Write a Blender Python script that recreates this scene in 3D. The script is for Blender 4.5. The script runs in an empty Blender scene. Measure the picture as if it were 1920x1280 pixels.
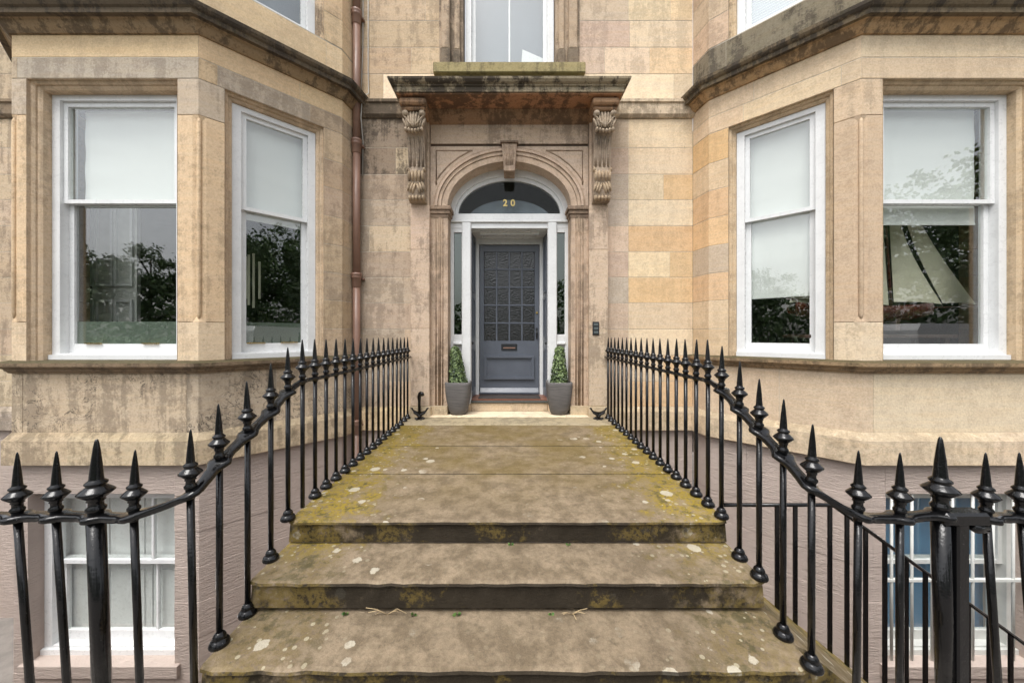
import bpy, bmesh, math, random
from mathutils import Vector, Matrix
R = math.radians
random.seed(7)
SC = bpy.context.scene
COL = SC.collection
# ------------------------------------------------------------------ camera, sky, sun, exposure
F, CX, CY, EYE = 650.0, 955.0, 627.0, 1.15
cd = bpy.data.cameras.new('camera'); cam = bpy.data.objects.new('camera', cd); COL.objects.link(cam)
cam.location = (0, 0, EYE); cam.rotation_euler = (R(90), 0, 0)
cd.sensor_width = 36; cd.lens = 36 * F / 1920
cd.shift_x = (960 - CX) / 1920; cd.shift_y = (CY - 640) / 1920
cd.clip_start = 0.05; cd.clip_end = 2000
SC.camera = cam
w = bpy.data.worlds.new('World'); SC.world = w; w.use_nodes = True
wn = w.node_tree.nodes; wl = w.node_tree.links
for n in list(wn): wn.remove(n)
SUN_EL, SUN_AZ = 64, 205          # azimuth: direction the light comes from, clockwise from +Y
sky = wn.new('ShaderNodeTexSky'); sky.sky_type = 'NISHITA'; sky.sun_disc = False
sky.sun_elevation = R(SUN_EL); sky.sun_rotation = R(SUN_AZ)
sky.air_density = 1.0; sky.dust_density = 4.0; sky.ozone_density = 1.0
hs = wn.new('ShaderNodeHueSaturation'); hs.inputs['Saturation'].default_value = 0.22
bg = wn.new('ShaderNodeBackground'); bg.inputs['Strength'].default_value = 0.15
ow = wn.new('ShaderNodeOutputWorld')
wl.new(sky.outputs[0], hs.inputs['Color']); wl.new(hs.outputs[0], bg.inputs[0]); wl.new(bg.outputs[0], ow.inputs[0])
sl = bpy.data.lights.new('sun', 'SUN'); sl.energy = 1.0; sl.angle = R(30); sl.color = (1, .97, .93)
so = bpy.data.objects.new('sun', sl); COL.objects.link(so)
az, el = R(SUN_AZ), R(SUN_EL)
so.rotation_euler = Vector((math.sin(az) * math.cos(el), math.cos(az) * math.cos(el), math.sin(el))).to_track_quat('Z', 'Y').to_euler()
SC.view_settings.view_transform = 'Standard'; SC.view_settings.look = 'None'
SC.view_settings.gamma = 1.0; SC.view_settings.exposure = 1.05; SC.view_settings.use_curve_mapping = False

# pixel column / row of the 1920 px photograph at depth Y -> metres
def X(px, Y): return (px - CX) * Y / F
def Z(py, Y): return EYE + (CY - py) * Y / F
def S(r, g, b):
    f = lambda c: (c / 255 / 12.92) if c / 255 <= .04045 else ((c / 255 + .055) / 1.055) ** 2.4
    return (f(r), f(g), f(b))

# ------------------------------------------------------------------ materials
class G:
    """tiny node-graph writer"""
    def __init__(s, name):
        s.m = bpy.data.materials.new(name); s.m.use_nodes = True; s.t = s.m.node_tree; s.t.nodes.clear()
        s.out = s.t.nodes.new('ShaderNodeOutputMaterial')
    def n(s, typ, ins=None, **props):
        nd = s.t.nodes.new('ShaderNode' + typ)
        for k, v in props.items(): setattr(nd, k, v)
        for k, v in (ins or {}).items(): s.set(nd.inputs[k], v)
        return nd
    def set(s, sock, v):
        if hasattr(v, 'is_linked') or isinstance(v, bpy.types.NodeSocket): s.t.links.new(v, sock)
        elif isinstance(v, bpy.types.Node): s.t.links.new(v.outputs[0], sock)
        elif isinstance(v, tuple) and len(v) == 3 and sock.type == 'RGBA': sock.default_value = (*v, 1)
        else: sock.default_value = v
    def pos(s, sc=(1, 1, 1)):
        g = s.n('NewGeometry'); mp = s.n('Mapping', {'Vector': g.outputs['Position'], 'Scale': sc}); return mp.outputs[0]
    def noise(s, scale, detail=4, rough=.55, vec=None, dist=0):
        return s.n('TexNoise', {'Vector': vec if vec is not None else s.pos(), 'Scale': scale, 'Detail': detail, 'Roughness': rough, 'Distortion': dist}).outputs['Fac']
    def ramp(s, v, a, b, lo=0., hi=1.):
        return s.n('MapRange', {'Value': v, 'From Min': a, 'From Max': b, 'To Min': lo, 'To Max': hi}, interpolation_type='SMOOTHSTEP').outputs[0]
    def math(s, op, a, b=0.0):
        nd = s.n('Math', operation=op); s.set(nd.inputs[0], a); s.set(nd.inputs[1], b); nd.use_clamp = False; return nd.outputs[0]
    def mix(s, f, a, b, mode='MIX'):
        nd = s.n('Mix', data_type='RGBA', blend_type=mode); s.set(nd.inputs[0], f); s.set(nd.inputs[6], a); s.set(nd.inputs[7], b); return nd.outputs[2]
    def bump(s, h, strength=.3, dist=.01):
        return s.n('Bump', {'Height': h, 'Strength': strength, 'Distance': dist}).outputs[0]
    def bsdf(s, col, rough=.8, normal=None, spec=.5, metal=0., **kw):
        b = s.n('BsdfPrincipled', {'Base Color': col, 'Roughness': rough, 'Metallic': metal, 'Specular IOR Level': spec})
        for k, v in kw.items(): s.set(b.inputs[k.replace('_', ' ')], v)
        if normal is not None: s.set(b.inputs['Normal'], normal)
        s.t.links.new(b.outputs[0], s.out.inputs[0]); return s.m

def stone_mat(name, algae=0.0, bumps=.6, black=.75, veins=0.0):
    g = G(name); oi = g.n('ObjectInfo'); c = g.n('HueSaturation', {'Color': oi.outputs['Color'], 'Saturation': .80, 'Value': 1.2}).outputs[0]; al = oi.outputs['Alpha']
    big = g.noise(1.7, 7, .65); mid = g.noise(9, 7, .7); grain = g.noise(120, 3, .7); fine = g.noise(48, 6, .78)
    streak = g.noise(1.0, 6, .65, g.pos((9, 9, .8)), .3)
    bed = g.noise(1.0, 5, .6, g.pos((1.5, 1.5, 26)), .2)
    col = g.mix(g.ramp(mid, .42, .62, 0, .32), c, g.mix(1.0, c, (.80, .74, .72), 'MULTIPLY'))
    col = g.mix(g.ramp(bed, .35, .75, 0, .35), col, g.mix(1.0, c, (1.12, 1.03, .86), 'MULTIPLY'))
    col = g.mix(g.ramp(fine, .42, .64, 0, .5), col, g.mix(1.0, col, (.70, .66, .62), 'MULTIPLY'))
    pit = g.ramp(g.noise(26, 4, .8, None, .8), .65, .71, 0, .45)
    col = g.mix(pit, col, g.mix(1.0, col, (.45, .40, .36), 'MULTIPLY'))
    d = g.math('ADD', g.math('MULTIPLY', big, .5), g.math('MULTIPLY', streak, .5))
    d = g.math('ADD', d, g.math('MULTIPLY', g.math('SUBTRACT', mid, .5), .35))
    dirt = g.math('MULTIPLY', g.ramp(g.math('ADD', d, g.math('MULTIPLY', g.math('SUBTRACT', fine, .5), .18)), .47, .575), al)
    col = g.mix(g.math('MULTIPLY', dirt, black), col, (.060, .048, .037))
    pale = g.ramp(g.noise(5, 7, .7, None, 1.0), .66, .74, 0, .22)
    col = g.mix(pale, col, (.62, .56, .47))
    if veins:
        vn = g.math('ABSOLUTE', g.math('SUBTRACT', g.noise(5.5, 5, .62, None, 1.6), .5))
        vm = g.math('MULTIPLY', g.ramp(vn, .004, .022, 1, 0), g.ramp(g.noise(1.9, 3, .5), .48, .58))
        col = g.mix(g.math('MULTIPLY', vm, veins), col, (.05, .042, .035))
    if algae:
        nz = g.n('SeparateXYZ', {0: g.n('NewGeometry').outputs['Normal']}).outputs['Z']
        a = g.math('MULTIPLY', g.ramp(g.math('ADD', g.math('MULTIPLY', nz, .35), g.noise(14, 6, .7)), .45, .75), algae)
        col = g.mix(a, col, (.050, .046, .018))
    col = g.mix(g.ramp(grain, .3, .7, 0, .3), col, g.mix(1.0, col, (.75, .75, .75), 'MULTIPLY'))
    h = g.math('ADD', g.math('MULTIPLY', fine, .8), g.math('MULTIPLY', grain, .35))
    h = g.math('ADD', h, g.math('MULTIPLY', mid, .8))
    return g.bsdf(col, .88, g.bump(h, bumps, .012), .25)

def simple(name, col, rough=.5, var=.15, bs=.1, bscale=40, spec=.5, metal=0.):
    g = G(name); a = g.noise(6, 5, .6); b = g.noise(bscale, 4, .6)
    dk = tuple(x * (1 - var) for x in col)
    c = g.mix(g.ramp(a, .3, .7), col, dk)
    r = g.ramp(b, .3, .7, rough * .85, min(1, rough * 1.15))
    return g.bsdf(c, r, g.bump(b, bs, .004), spec, metal)

M = {}
M['stone'] = stone_mat('sandstone')
M['veined'] = stone_mat('vein_stained_sandstone', 0, .6, .75, .8)
M['trim'] = stone_mat('weathered_sandstone', .35, .7, .85)
M['cornice'] = stone_mat('blackened_sandstone', .8, .8, .95)
M['mortar'] = simple('mortar', (.56, .50, .41), .95, .3, .3, 60, .2)
M['white'] = simple('white_gloss_paint', (.72, .73, .73), .3, .08, .12, 25)
M['offwhite'] = simple('aged_white_paint', (.60, .61, .58), .4, .15, .1, 25)
M['door'] = simple('slate_blue_paint', (.108, .122, .150), .32, .10, .06, 30)
M['black'] = None
g = G('black_gloss_enamel'); b1 = g.noise(38, 4, .6); b2 = g.noise(160, 2, .5)
M['black'] = g.bsdf(g.mix(g.ramp(b2, .72, .76, 0, .35), (.0045, .0045, .005), (.2, .19, .18)), g.ramp(b1, .3, .7, .05, .13),
                    g.bump(g.math('ADD', b1, g.math('MULTIPLY', b2, .2)), .30, .006), .42)
# painted basement wall with brushed render relief
g = G('mauve_masonry_paint'); br = g.noise(1, 6, .7, g.pos((9, 9, 42)), .6); bg_ = g.noise(2.2, 6, .6); fi = g.noise(60, 4, .6)
c = g.mix(g.ramp(bg_, .3, .75), (.49, .405, .355), (.42, .347, .305)); c = g.mix(g.ramp(br, .55, .75, 0, .25), c, (.50, .43, .39))
c = g.mix(g.ramp(g.noise(1, 6, .7, g.pos((6, 6, .5))), .6, .75, 0, .3), c, (.24, .20, .18))
M['mauve'] = g.bsdf(c, .7, g.bump(g.math('ADD', br, g.math('MULTIPLY', fi, .3)), .8, .03), .35)
# steps: lichen, moss and damp stains
g = G('mossy_step_stone')
P_ = g.n('SeparateXYZ', {0: g.n('NewGeometry').outputs['Position']}); N_ = g.n('SeparateXYZ', {0: g.n('NewGeometry').outputs['Normal']})
big = g.noise(1.6, 7, .65); mid = g.noise(7, 7, .68); fine = g.noise(38, 5, .7); grain = g.noise(170, 3, .6)
ax = g.math('ABSOLUTE', P_.outputs['X'])
c = g.mix(g.ramp(mid, .38, .62), (.27, .208, .138), (.155, .117, .074))
c = g.mix(g.ramp(big, .45, .7, 0, .55), c, (.120, .090, .058))
c = g.mix(g.ramp(fine, .44, .66, 0, .42), c, (.095, .073, .048))
edge = g.math('ADD', g.math('MULTIPLY', g.ramp(ax, .35, 1.35), .30), g.math('MULTIPLY', mid, .55))
edge = g.math('ADD', edge, g.math('MULTIPLY', big, .35))
yel = g.math('MULTIPLY', g.ramp(edge, .60, .76), g.ramp(fine, .38, .54))
far = g.ramp(P_.outputs['Y'], 2.0, 3.2)
c = g.mix(g.math('MULTIPLY', yel, g.ramp(P_.outputs['Y'], 1.9, 2.3, .14, .85)), c, (.33, .235, .018))
c = g.mix(g.math('MULTIPLY', far, g.ramp(big, .36, .62, .12, .62)), c, (.145, .100, .020))
c = g.mix(g.math('MULTIPLY', g.ramp(edge, .55, .8), g.ramp(g.noise(11, 6, .7), .5, .62, 0, .75)), c, (.06, .055, .022))
vo = g.n('TexVoronoi', {'Vector': g.pos(), 'Scale': 7.0, 'Randomness': 1.0})
wob = g.math('ADD', vo.outputs['Distance'], g.math('MULTIPLY', g.math('SUBTRACT', fine, .5), .22))
rad = g.math('MULTIPLY', g.n('SeparateColor', {0: vo.outputs['Color']}).outputs[0], .37)
spot = g.ramp(g.math('SUBTRACT', g.math('SUBTRACT', rad, .06), wob), -.01, .02)
spot = g.math('MULTIPLY', spot, g.ramp(edge, .46, .58))
c = g.mix(g.math('MULTIPLY', spot, .8), c, (.47, .43, .34))
vo2 = g.n('TexVoronoi', {'Vector': g.pos(), 'Scale': 22.0, 'Randomness': 1.0})
sp2 = g.ramp(g.math('SUBTRACT', g.math('MULTIPLY', g.n('SeparateColor', {0: vo2.outputs['Color']}).outputs[1], .30), vo2.outputs['Distance']), -.02, .03)
c = g.mix(g.math('MULTIPLY', sp2, g.ramp(edge, .5, .75, .1, .75)), c, (.40, .36, .25))
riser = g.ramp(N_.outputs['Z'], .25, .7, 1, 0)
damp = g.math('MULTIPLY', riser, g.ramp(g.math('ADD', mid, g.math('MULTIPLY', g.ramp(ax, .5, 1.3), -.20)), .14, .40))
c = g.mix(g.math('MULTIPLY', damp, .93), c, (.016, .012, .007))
rp = g.math('MULTIPLY', riser, g.math('MULTIPLY', g.ramp(g.math('ADD', g.noise(3.2, 6, .7), g.math('MULTIPLY', g.ramp(ax, .2, 1.3), .14)), .55, .64), g.ramp(fine, .38, .55)))
c = g.mix(g.math('MULTIPLY', rp, .6), c, (.19, .135, .035))
c = g.mix(g.ramp(grain, .35, .7, 0, .35), c, g.mix(1.0, c, (.6, .6, .6), 'MULTIPLY'))
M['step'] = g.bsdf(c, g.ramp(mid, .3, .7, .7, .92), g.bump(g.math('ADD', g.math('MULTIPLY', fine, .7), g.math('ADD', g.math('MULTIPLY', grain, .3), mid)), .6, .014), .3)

def glass_mat(name, tint=(1, 1, 1), ior=1.85):
    g = G(name); fc_ = g.n('LayerWeight', {'Blend': .5}).outputs['Facing']; f0 = ((ior - 1) / (ior + 1)) ** 2
    fr = g.n('MapRange', {'Value': g.math('POWER', fc_, 4.5), 'To Min': f0, 'To Max': 1.0})
    wav = g.bump(g.noise(3.0, 2, .5), .006, .02)
    gl = g.n('BsdfGlossy', {'Color': (1, 1, 1), 'Roughness': 0.0, 'Normal': wav}); tr = g.n('BsdfTransparent', {'Color': tint})
    mx = g.n('MixShader', {0: fr.outputs[0], 1: tr.outputs[0], 2: gl.outputs[0]}); g.t.links.new(mx.outputs[0], g.out.inputs[0]); return g.m
M['glass'] = glass_mat('window_glass', (.97, .985, .975))
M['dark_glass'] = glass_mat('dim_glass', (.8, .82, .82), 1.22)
M['green_glass'] = glass_mat('green_tinted_glass', (.35, .5, .38))
g = G('obscure_glass'); v = g.n('TexVoronoi', {'Vector': g.pos((1, 1, 1)), 'Scale': 46.0}, feature='SMOOTH_F1'); nn = g.noise(52, 3, .6)
M['obscure'] = g.bsdf((.006, .007, .008), .04, g.bump(g.math('ADD', v.outputs['Distance'], nn), .45, .012), .9)
g = G('frosted_film'); M['frost'] = g.bsdf(g.mix(g.ramp(g.noise(3, 3), .3, .7), (.115, .145, .115), (.095, .12, .095)), .35, None, .5)
def cloth(name, col, tr=.35):
    g = G(name); wv = g.noise(240, 2, .5); bigf = g.noise(1.2, 3, .5, g.pos((.6, .6, 4)), .6)
    c = g.mix(g.ramp(bigf, .35, .7, 0, .25), col, tuple(x * .85 for x in col))
    d = g.n('BsdfDiffuse', {'Color': c, 'Normal': g.bump(wv, .15, .002)}); t = g.n('BsdfTranslucent', {'Color': c})
    mx = g.n('MixShader', {0: tr, 1: d.outputs[0], 2: t.outputs[0]}); g.t.links.new(mx.outputs[0], g.out.inputs[0]); return g.m
M['blind'] = cloth('white_blind_fabric', (.90, .91, .89))
M['greyblind'] = cloth('grey_blind_fabric', (.26, .29, .33), .2)
M['bluecloth'] = cloth('blue_blind_fabric', (.13, .29, .46), .2)
M['sail'] = cloth('cream_sailcloth', (.78, .76, .60), .3)
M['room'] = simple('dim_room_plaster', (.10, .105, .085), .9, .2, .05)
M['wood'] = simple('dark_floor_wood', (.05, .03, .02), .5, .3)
M['hull'] = simple('red_brown_varnish', (.07, .014, .008), .3, .3)
M['pipe'] = simple('brown_pipe_paint', (.25, .145, .105), .4, .2, .15, 30)
M['cable'] = simple('pale_cable_sheath', (.5, .48, .43), .6, .2)
M['brass'] = simple('brass', (.72, .50, .17), .25, .1, .05, 40, .5, 1.)
M['gold'] = simple('gilt_numeral_paint', (.80, .62, .22), .35, .1, .05)
g = G('grey_clay_pot'); hb = g.noise(1, 4, .6, g.pos((6, 6, 130)))
M['pot'] = g.bsdf(g.mix(g.ramp(hb, .35, .65), (.15, .14, .135), (.10, .095, .094)), .8, g.bump(hb, .4, .004), .3)
M['soil'] = simple('dark_soil', (.02, .015, .01), .95, .3, .5, 60)
def leaf(name, a, b):
    g = G(name); r = g.n('NewGeometry').outputs['Random Per Island']
    c = g.mix(r, a, b); return g.bsdf(c, .45, None, .4, Transmission_Weight=0.0)
M['box_leaf'] = leaf('box_leaves', (.006, .022, .008), (.22, .30, .12))
M['tree_leaf'] = leaf('tree_leaves', (.04, .09, .03), (.13, .20, .06))
M['weed'] = leaf('weed_leaves', (.05, .12, .03), (.12, .19, .05))
M['straw'] = simple('dry_straw', (.48, .36, .2), .8, .2)
M['bark'] = simple('bark', (.06, .045, .035), .9, .4, .8, 25)
M['mat'] = simple('brown_rubber_mat', (.05, .04, .036), .85, .3, .8, 160)
M['copper'] = simple('copper_trim', (.20, .085, .05), .45, .2)
M['plastic'] = simple('black_plastic', (.02, .022, .025), .35, .1)
M['asphalt'] = simple('asphalt', (.05, .05, .052), .9, .3, .6, 120)
M['paving'] = simple('grey_paving', (.22, .20, .18), .85, .25, .5, 60)
M['van'] = simple('white_van_paint', (.7, .7, .7), .25, .03)
M['tyre'] = simple('black_rubber', (.02, .02, .02), .8, .2)
M['grass'] = simple('park_grass', (.05, .09, .025), .9, .4, .5, 30)

# ------------------------------------------------------------------ mesh helpers
class MB:
    def __init__(s): s.v = []; s.f = []; s.sm = []
    def add(s, vs, fs, smooth=False):
        o = len(s.v); s.v += [tuple(p) for p in vs]; s.f += [tuple(i + o for i in f) for f in fs]; s.sm += [smooth] * len(fs); return s
    def box(s, x0, x1, y0, y1, z0, z1, ch=0.0):
        if not ch:
            vs = [(x, y, z) for z in (z0, z1) for y in (y0, y1) for x in (x0, x1)]
            return s.add(vs, [(0, 2, 3, 1), (4, 5, 7, 6), (0, 1, 5, 4), (2, 6, 7, 3), (0, 4, 6, 2), (1, 3, 7, 5)])
        c = ch; vs = []; idx = {}                              # chamfered box
        for i, x in enumerate((x0, x1)):
            for j, y in enumerate((y0, y1)):
                for k, z in enumerate((z0, z1)):
                    sx, sy, sz = (1 - 2 * i) * c, (1 - 2 * j) * c, (1 - 2 * k) * c
                    for a, p in enumerate(((x, y + sy, z + sz), (x + sx, y, z + sz), (x + sx, y + sy, z))):
                        idx[i, j, k, a] = len(vs); vs.append(p)
        q = lambda *t: tuple(idx[u] for u in t); fs = []
        for i in (0, 1): fs.append(q((i, 0, 0, 0), (i, 1, 0, 0), (i, 1, 1, 0), (i, 0, 1, 0)))
        for j in (0, 1): fs.append(q((0, j, 0, 1), (1, j, 0, 1), (1, j, 1, 1), (0, j, 1, 1)))
        for k in (0, 1): fs.append(q((0, 0, k, 2), (1, 0, k, 2), (1, 1, k, 2), (0, 1, k, 2)))
        for i in (0, 1):
            for j in (0, 1): fs.append(q((i, j, 0, 0), (i, j, 0, 1), (i, j, 1, 1), (i, j, 1, 0)))
            for k in (0, 1): fs.append(q((i, 0, k, 0), (i, 0, k, 2), (i, 1, k, 2), (i, 1, k, 0)))
        for j in (0, 1):
            for k in (0, 1): fs.append(q((0, j, k, 1), (0, j, k, 2), (1, j, k, 2), (1, j, k, 1)))
        for t in [(i, j, k) for i in (0, 1) for j in (0, 1) for k in (0, 1)]: fs.append(q((*t, 0), (*t, 1), (*t, 2)))
        return s.add(vs, fs)
    def prism(s, poly, z0, z1):
        n = len(poly); vs = [(x, y, z0) for x, y in poly] + [(x, y, z1) for x, y in poly]
        return s.add(vs, [tuple(range(n)), tuple(range(n, 2 * n))] + [(i, (i + 1) % n, n + (i + 1) % n, n + i) for i in range(n)])
    def prism_y(s, poly, y0, y1):                              # polygon in x,z
        n = len(poly); vs = [(x, y0, z) for x, z in poly] + [(x, y1, z) for x, z in poly]
        return s.add(vs, [tuple(range(n)), tuple(range(n, 2 * n))] + [(i, (i + 1) % n, n + (i + 1) % n, n + i) for i in range(n)])
    def prism_x(s, poly, x0, x1):                              # polygon in y,z
        n = len(poly); vs = [(x0, y, z) for y, z in poly] + [(x1, y, z) for y, z in poly]
        return s.add(vs, [tuple(range(n)), tuple(range(n, 2 * n))] + [(i, (i + 1) % n, n + (i + 1) % n, n + i) for i in range(n)])
    def lathe(s, prof, c=(0, 0, 0), seg=16, smooth=True, lean=(0, 0)):
        vs = []; fs = []; n = len(prof)
        for r, z in prof:
            for k in range(seg):
                a = 2 * math.pi * k / seg; vs.append((c[0] + r * math.cos(a) + lean[0] * z, c[1] + r * math.sin(a) + lean[1] * z, c[2] + z))
        for i in range(n - 1):
            for k in range(seg): fs.append((i * seg + k, i * seg + (k + 1) % seg, (i + 1) * seg + (k + 1) % seg, (i + 1) * seg + k))
        s.add(vs, fs, smooth); o = len(s.v) - len(vs)
        s.f += [tuple(o + k for k in range(seg)), tuple(o + (n - 1) * seg + k for k in range(seg))]; s.sm += [False, False]; return s
    def tube(s, pts, r, seg=8, smooth=True):
        pts = [Vector(p) for p in pts]; rs = r if isinstance(r, (list, tuple)) else [r] * len(pts); vs = []; fs = []
        up = Vector((0, 0, 1))
        for i, p in enumerate(pts):
            t = (pts[min(i + 1, len(pts) - 1)] - pts[max(i - 1, 0)]).normalized()
            a = t.cross(up) if abs(t.z) < .95 else t.cross(Vector((0, 1, 0))); a.normalize(); b = a.cross(t).normalized()
            for k in range(seg):
                th = 2 * math.pi * k / seg; vs.append(p + rs[i] * (math.cos(th) * a + math.sin(th) * b))
        for i in range(len(pts) - 1):
            for k in range(seg): fs.append((i * seg + k, i * seg + (k + 1) % seg, (i + 1) * seg + (k + 1) % seg, (i + 1) * seg + k))
        n = len(pts) - 1
        s.add(vs, fs, smooth); o = len(s.v) - len(vs)
        s.f += [tuple(o + k for k in range(seg)), tuple(o + n * seg + k for k in range(seg))]; s.sm += [False, False]; return s
    def blob(s, c, rad, rot=None, seg=8, rings=6):
        vs = []; fs = []
        for i in range(rings + 1):
            ph = math.pi * i / rings
            for k in range(seg):
                th = 2 * math.pi * k / seg; p = Vector((rad[0] * math.sin(ph) * math.cos(th), rad[1] * math.sin(ph) * math.sin(th), rad[2] * math.cos(ph)))
                if rot: p = rot @ p
                vs.append(p + Vector(c))
        for i in range(rings):
            for k in range(seg): fs.append((i * seg + k, i * seg + (k + 1) % seg, (i + 1) * seg + (k + 1) % seg, (i + 1) * seg + k))
        return s.add(vs, fs, True)
    def sweep(s, path, prof, closed=True, smooth=False):
        """profile (outward d, z) along an open xy path; outward = side facing the street"""
        n = len(path); m = len(prof); vs = []; fs = []; nr = []
        for i in range(n - 1):
            d = Vector((path[i + 1][0] - path[i][0], path[i + 1][1] - path[i][1])).normalized(); q = Vector((d.y, -d.x))
            nr.append(q)
        flip = -1 if sum(q.y for q in nr) > 0 else 1
        nr = [q * flip for q in nr]
        for i in range(n):
            if i == 0: mv = nr[0]
            elif i == n - 1: mv = nr[-1]
            else: mv = (nr[i - 1] + nr[i]) / (1 + nr[i - 1].dot(nr[i]))
            for d, z in prof: vs.append((path[i][0] + mv.x * d, path[i][1] + mv.y * d, z))
        mm = m if closed else m - 1
        for i in range(n - 1):
            for k in range(mm): fs.append((i * m + k, i * m + (k + 1) % m, (i + 1) * m + (k + 1) % m, (i + 1) * m + k))
        if closed: fs += [tuple(range(m)), tuple((n - 1) * m + k for k in range(m))]
        return s.add(vs, fs, smooth)
    def build(s, name, mat, parent=None, tint=None, dirt=.3, recalc=True, kind=None):
        me = bpy.data.meshes.new(name); me.from_pydata(s.v, [], s.f)
        if recalc:
            bm = bmesh.new(); bm.from_mesh(me); bmesh.ops.recalc_face_normals(bm, faces=bm.faces); bm.to_mesh(me); bm.free()
        if any(s.sm): me.polygons.foreach_set('use_smooth', s.sm)
        me.materials.append(M[mat] if isinstance(mat, str) else mat)
        o = bpy.data.objects.new(name, me); COL.objects.link(o)
        if parent: o.parent = parent
        if tint: o.color = (*S(*tint), dirt)
        if kind: o['kind'] = kind
        return o
def place(o, mb_loc):                                          # put an object's origin at a point without moving it
    v = Vector(mb_loc); o.data.transform(Matrix.Translation(-v)); o.location = v
def thing(name, label, cat, loc=(0, 0, 0), group=None):
    o = bpy.data.objects.new(name, None); COL.objects.link(o); o.location = loc; o.empty_display_size = .1
    tag(o, label, cat, group); return o
def tag(o, label, cat, group=None):
    o['label'] = label; o['category'] = cat
    if group: o['group'] = group
    return o
def jit(c, a=8):
    k = random.uniform(-a, a); return tuple(max(0, min(255, x + k + random.uniform(-a * .3, a * .3))) for x in c)

# ------------------------------------------------------------------ setting: pavement, road, park, basement area
def struct(name, mb, mat):
    o = mb.build(name, mat); o['kind'] = 'structure'; return o
PAVE = -.49; FLOOR = -2.9
m = MB(); m.box(-40, 40, -2.6, 1.0, PAVE - .3, PAVE); m.box(-40, -1.37, 1.0, 1.62, PAVE - .3, PAVE); m.box(1.345, 40, 1.0, 1.62, PAVE - .3, PAVE); struct('pavement', m, 'paving')
m = MB(); m.box(-60, 60, -10.5, -2.75, PAVE - .5, PAVE - .12); struct('road', m, 'asphalt')
m = MB(); m.box(-60, 60, -2.75, -2.6, PAVE - .4, PAVE + .004); struct('kerb', m, 'paving')
m = MB(); m.box(-300, 300, -400, -10.5, PAVE - .5, PAVE); struct('park_ground', m, 'grass')
m = MB(); m.box(-40, 40, 1.0, 12, FLOOR - .2, FLOOR); struct('basement_area_floor', m, 'paving')
m = MB(); m.box(-40, -1.36, 1.3, 1.6, FLOOR, PAVE - .31); m.box(1.34, 40, 1.3, 1.6, FLOOR, PAVE - .31); struct('retaining_wall', m, 'mauve')

# ------------------------------------------------------------------ the house
house = thing('stone_townhouse', 'pale sandstone townhouse with two canted bay windows and an arched porch', 'house', (0, 5.5, 0))
def hp(o): o.parent = house; o.matrix_parent_inverse = house.matrix_world.inverted(); return o
house.matrix_world = Matrix.Translation((0, 5.5, 0))
INV = Matrix.Translation((0, -5.5, 0))
def H(o):
    o.parent = house; o.matrix_parent_inverse = INV; return o
WY = 4.95
GAP = .0022
def stone(path, z0, z1, parent, tint, dirt=.3, name='ashlar_block', thick=.25, mat='stone', d=0.0, gap=GAP):
    """one stone following the wall line path between two heights"""
    p = [Vector(q) for q in path]; e = gap
    if e:
        a = (p[1] - p[0]).normalized(); p[0] = p[0] + a * e; b = (p[-2] - p[-1]).normalized(); p[-1] = p[-1] + b * e
    c = .004
    prof = [(-thick, z0 + e), (d - c, z0 + e), (d, z0 + e + c), (d, z1 - e - c), (d - c, z1 - e), (-thick, z1 - e)]
    return MB().sweep([tuple(q) for q in p], prof).build(name, mat, parent, tint, dirt)
def core(mb, path, z0, z1, d=-.003):
    p = [Vector(q) for q in path]
    a = (p[1] - p[0]).normalized(); p[0] = p[0] + a * .001; b = (p[-2] - p[-1]).normalized(); p[-1] = p[-1] + b * .001
    mb.sweep([tuple(q) for q in p], [(-.2, z0 + .001), (d, z0 + .001), (d, z1 - .001), (-.2, z1 - .001)])

# main wall courses
ZC = [.12, .485, .855, 1.226, 1.60, 1.965, 2.33, 2.70, 3.07, 3.434, 3.815, 4.23]
ZU = [4.49, 4.866, 5.247, 5.628, 6.0, 6.38, 6.8]
BEIGE, OCHRE, GREY, PINK = (208, 184, 148), (204, 168, 116), (178, 162, 144), (192, 168, 142)
wall_regions = [(1.36, 2.62, .12, 4.23), (-2.19, -1.36, .12, 4.23), (-9, -6.25, .12, 4.23), (1.0, 2.62, 4.49, 6.8), (-2.19, -1.0, 4.49, 6.8), (-9, -6.25, 4.49, 6.8), (6.7, 9, .12, 6.8)]
MWS = []
for x0, x1, z0, z1 in wall_regions:
    m = MB(); core(m, [(x0, WY), (x1, WY)], z0, z1); MWS.append(((x0 + x1) / 2, (z0 + z1) / 2, H(m.build('main_wall', 'mortar'))))
m = MB(); m.box(-1.37, 1.37, WY + .02, WY + .2, 4.2, 4.93); H(m.build('main_wall', 'mortar'))
def mwf(x, z): return min(MWS, key=lambda q: abs(q[0] - x) + abs(q[1] - z))[2]
mw = MWS[0][2]
def course(x0, x1, z0, z1, cuts, tints, dirt):
    xs = [x0] + cuts + [x1]
    for i in range(len(xs) - 1): stone([(xs[i], WY), (xs[i + 1], WY)], z0, z1, mwf((x0 + x1) / 2, z0), jit(tints[i % len(tints)], 7), dirt)
rt = [(PINK, OCHRE), (PINK, BEIGE), (PINK, BEIGE), (PINK, BEIGE), (GREY, OCHRE), (PINK, (214, 190, 146)), (PINK, OCHRE), (GREY, (214, 192, 156)), (GREY, BEIGE), (PINK, BEIGE), (PINK, BEIGE)]
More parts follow.
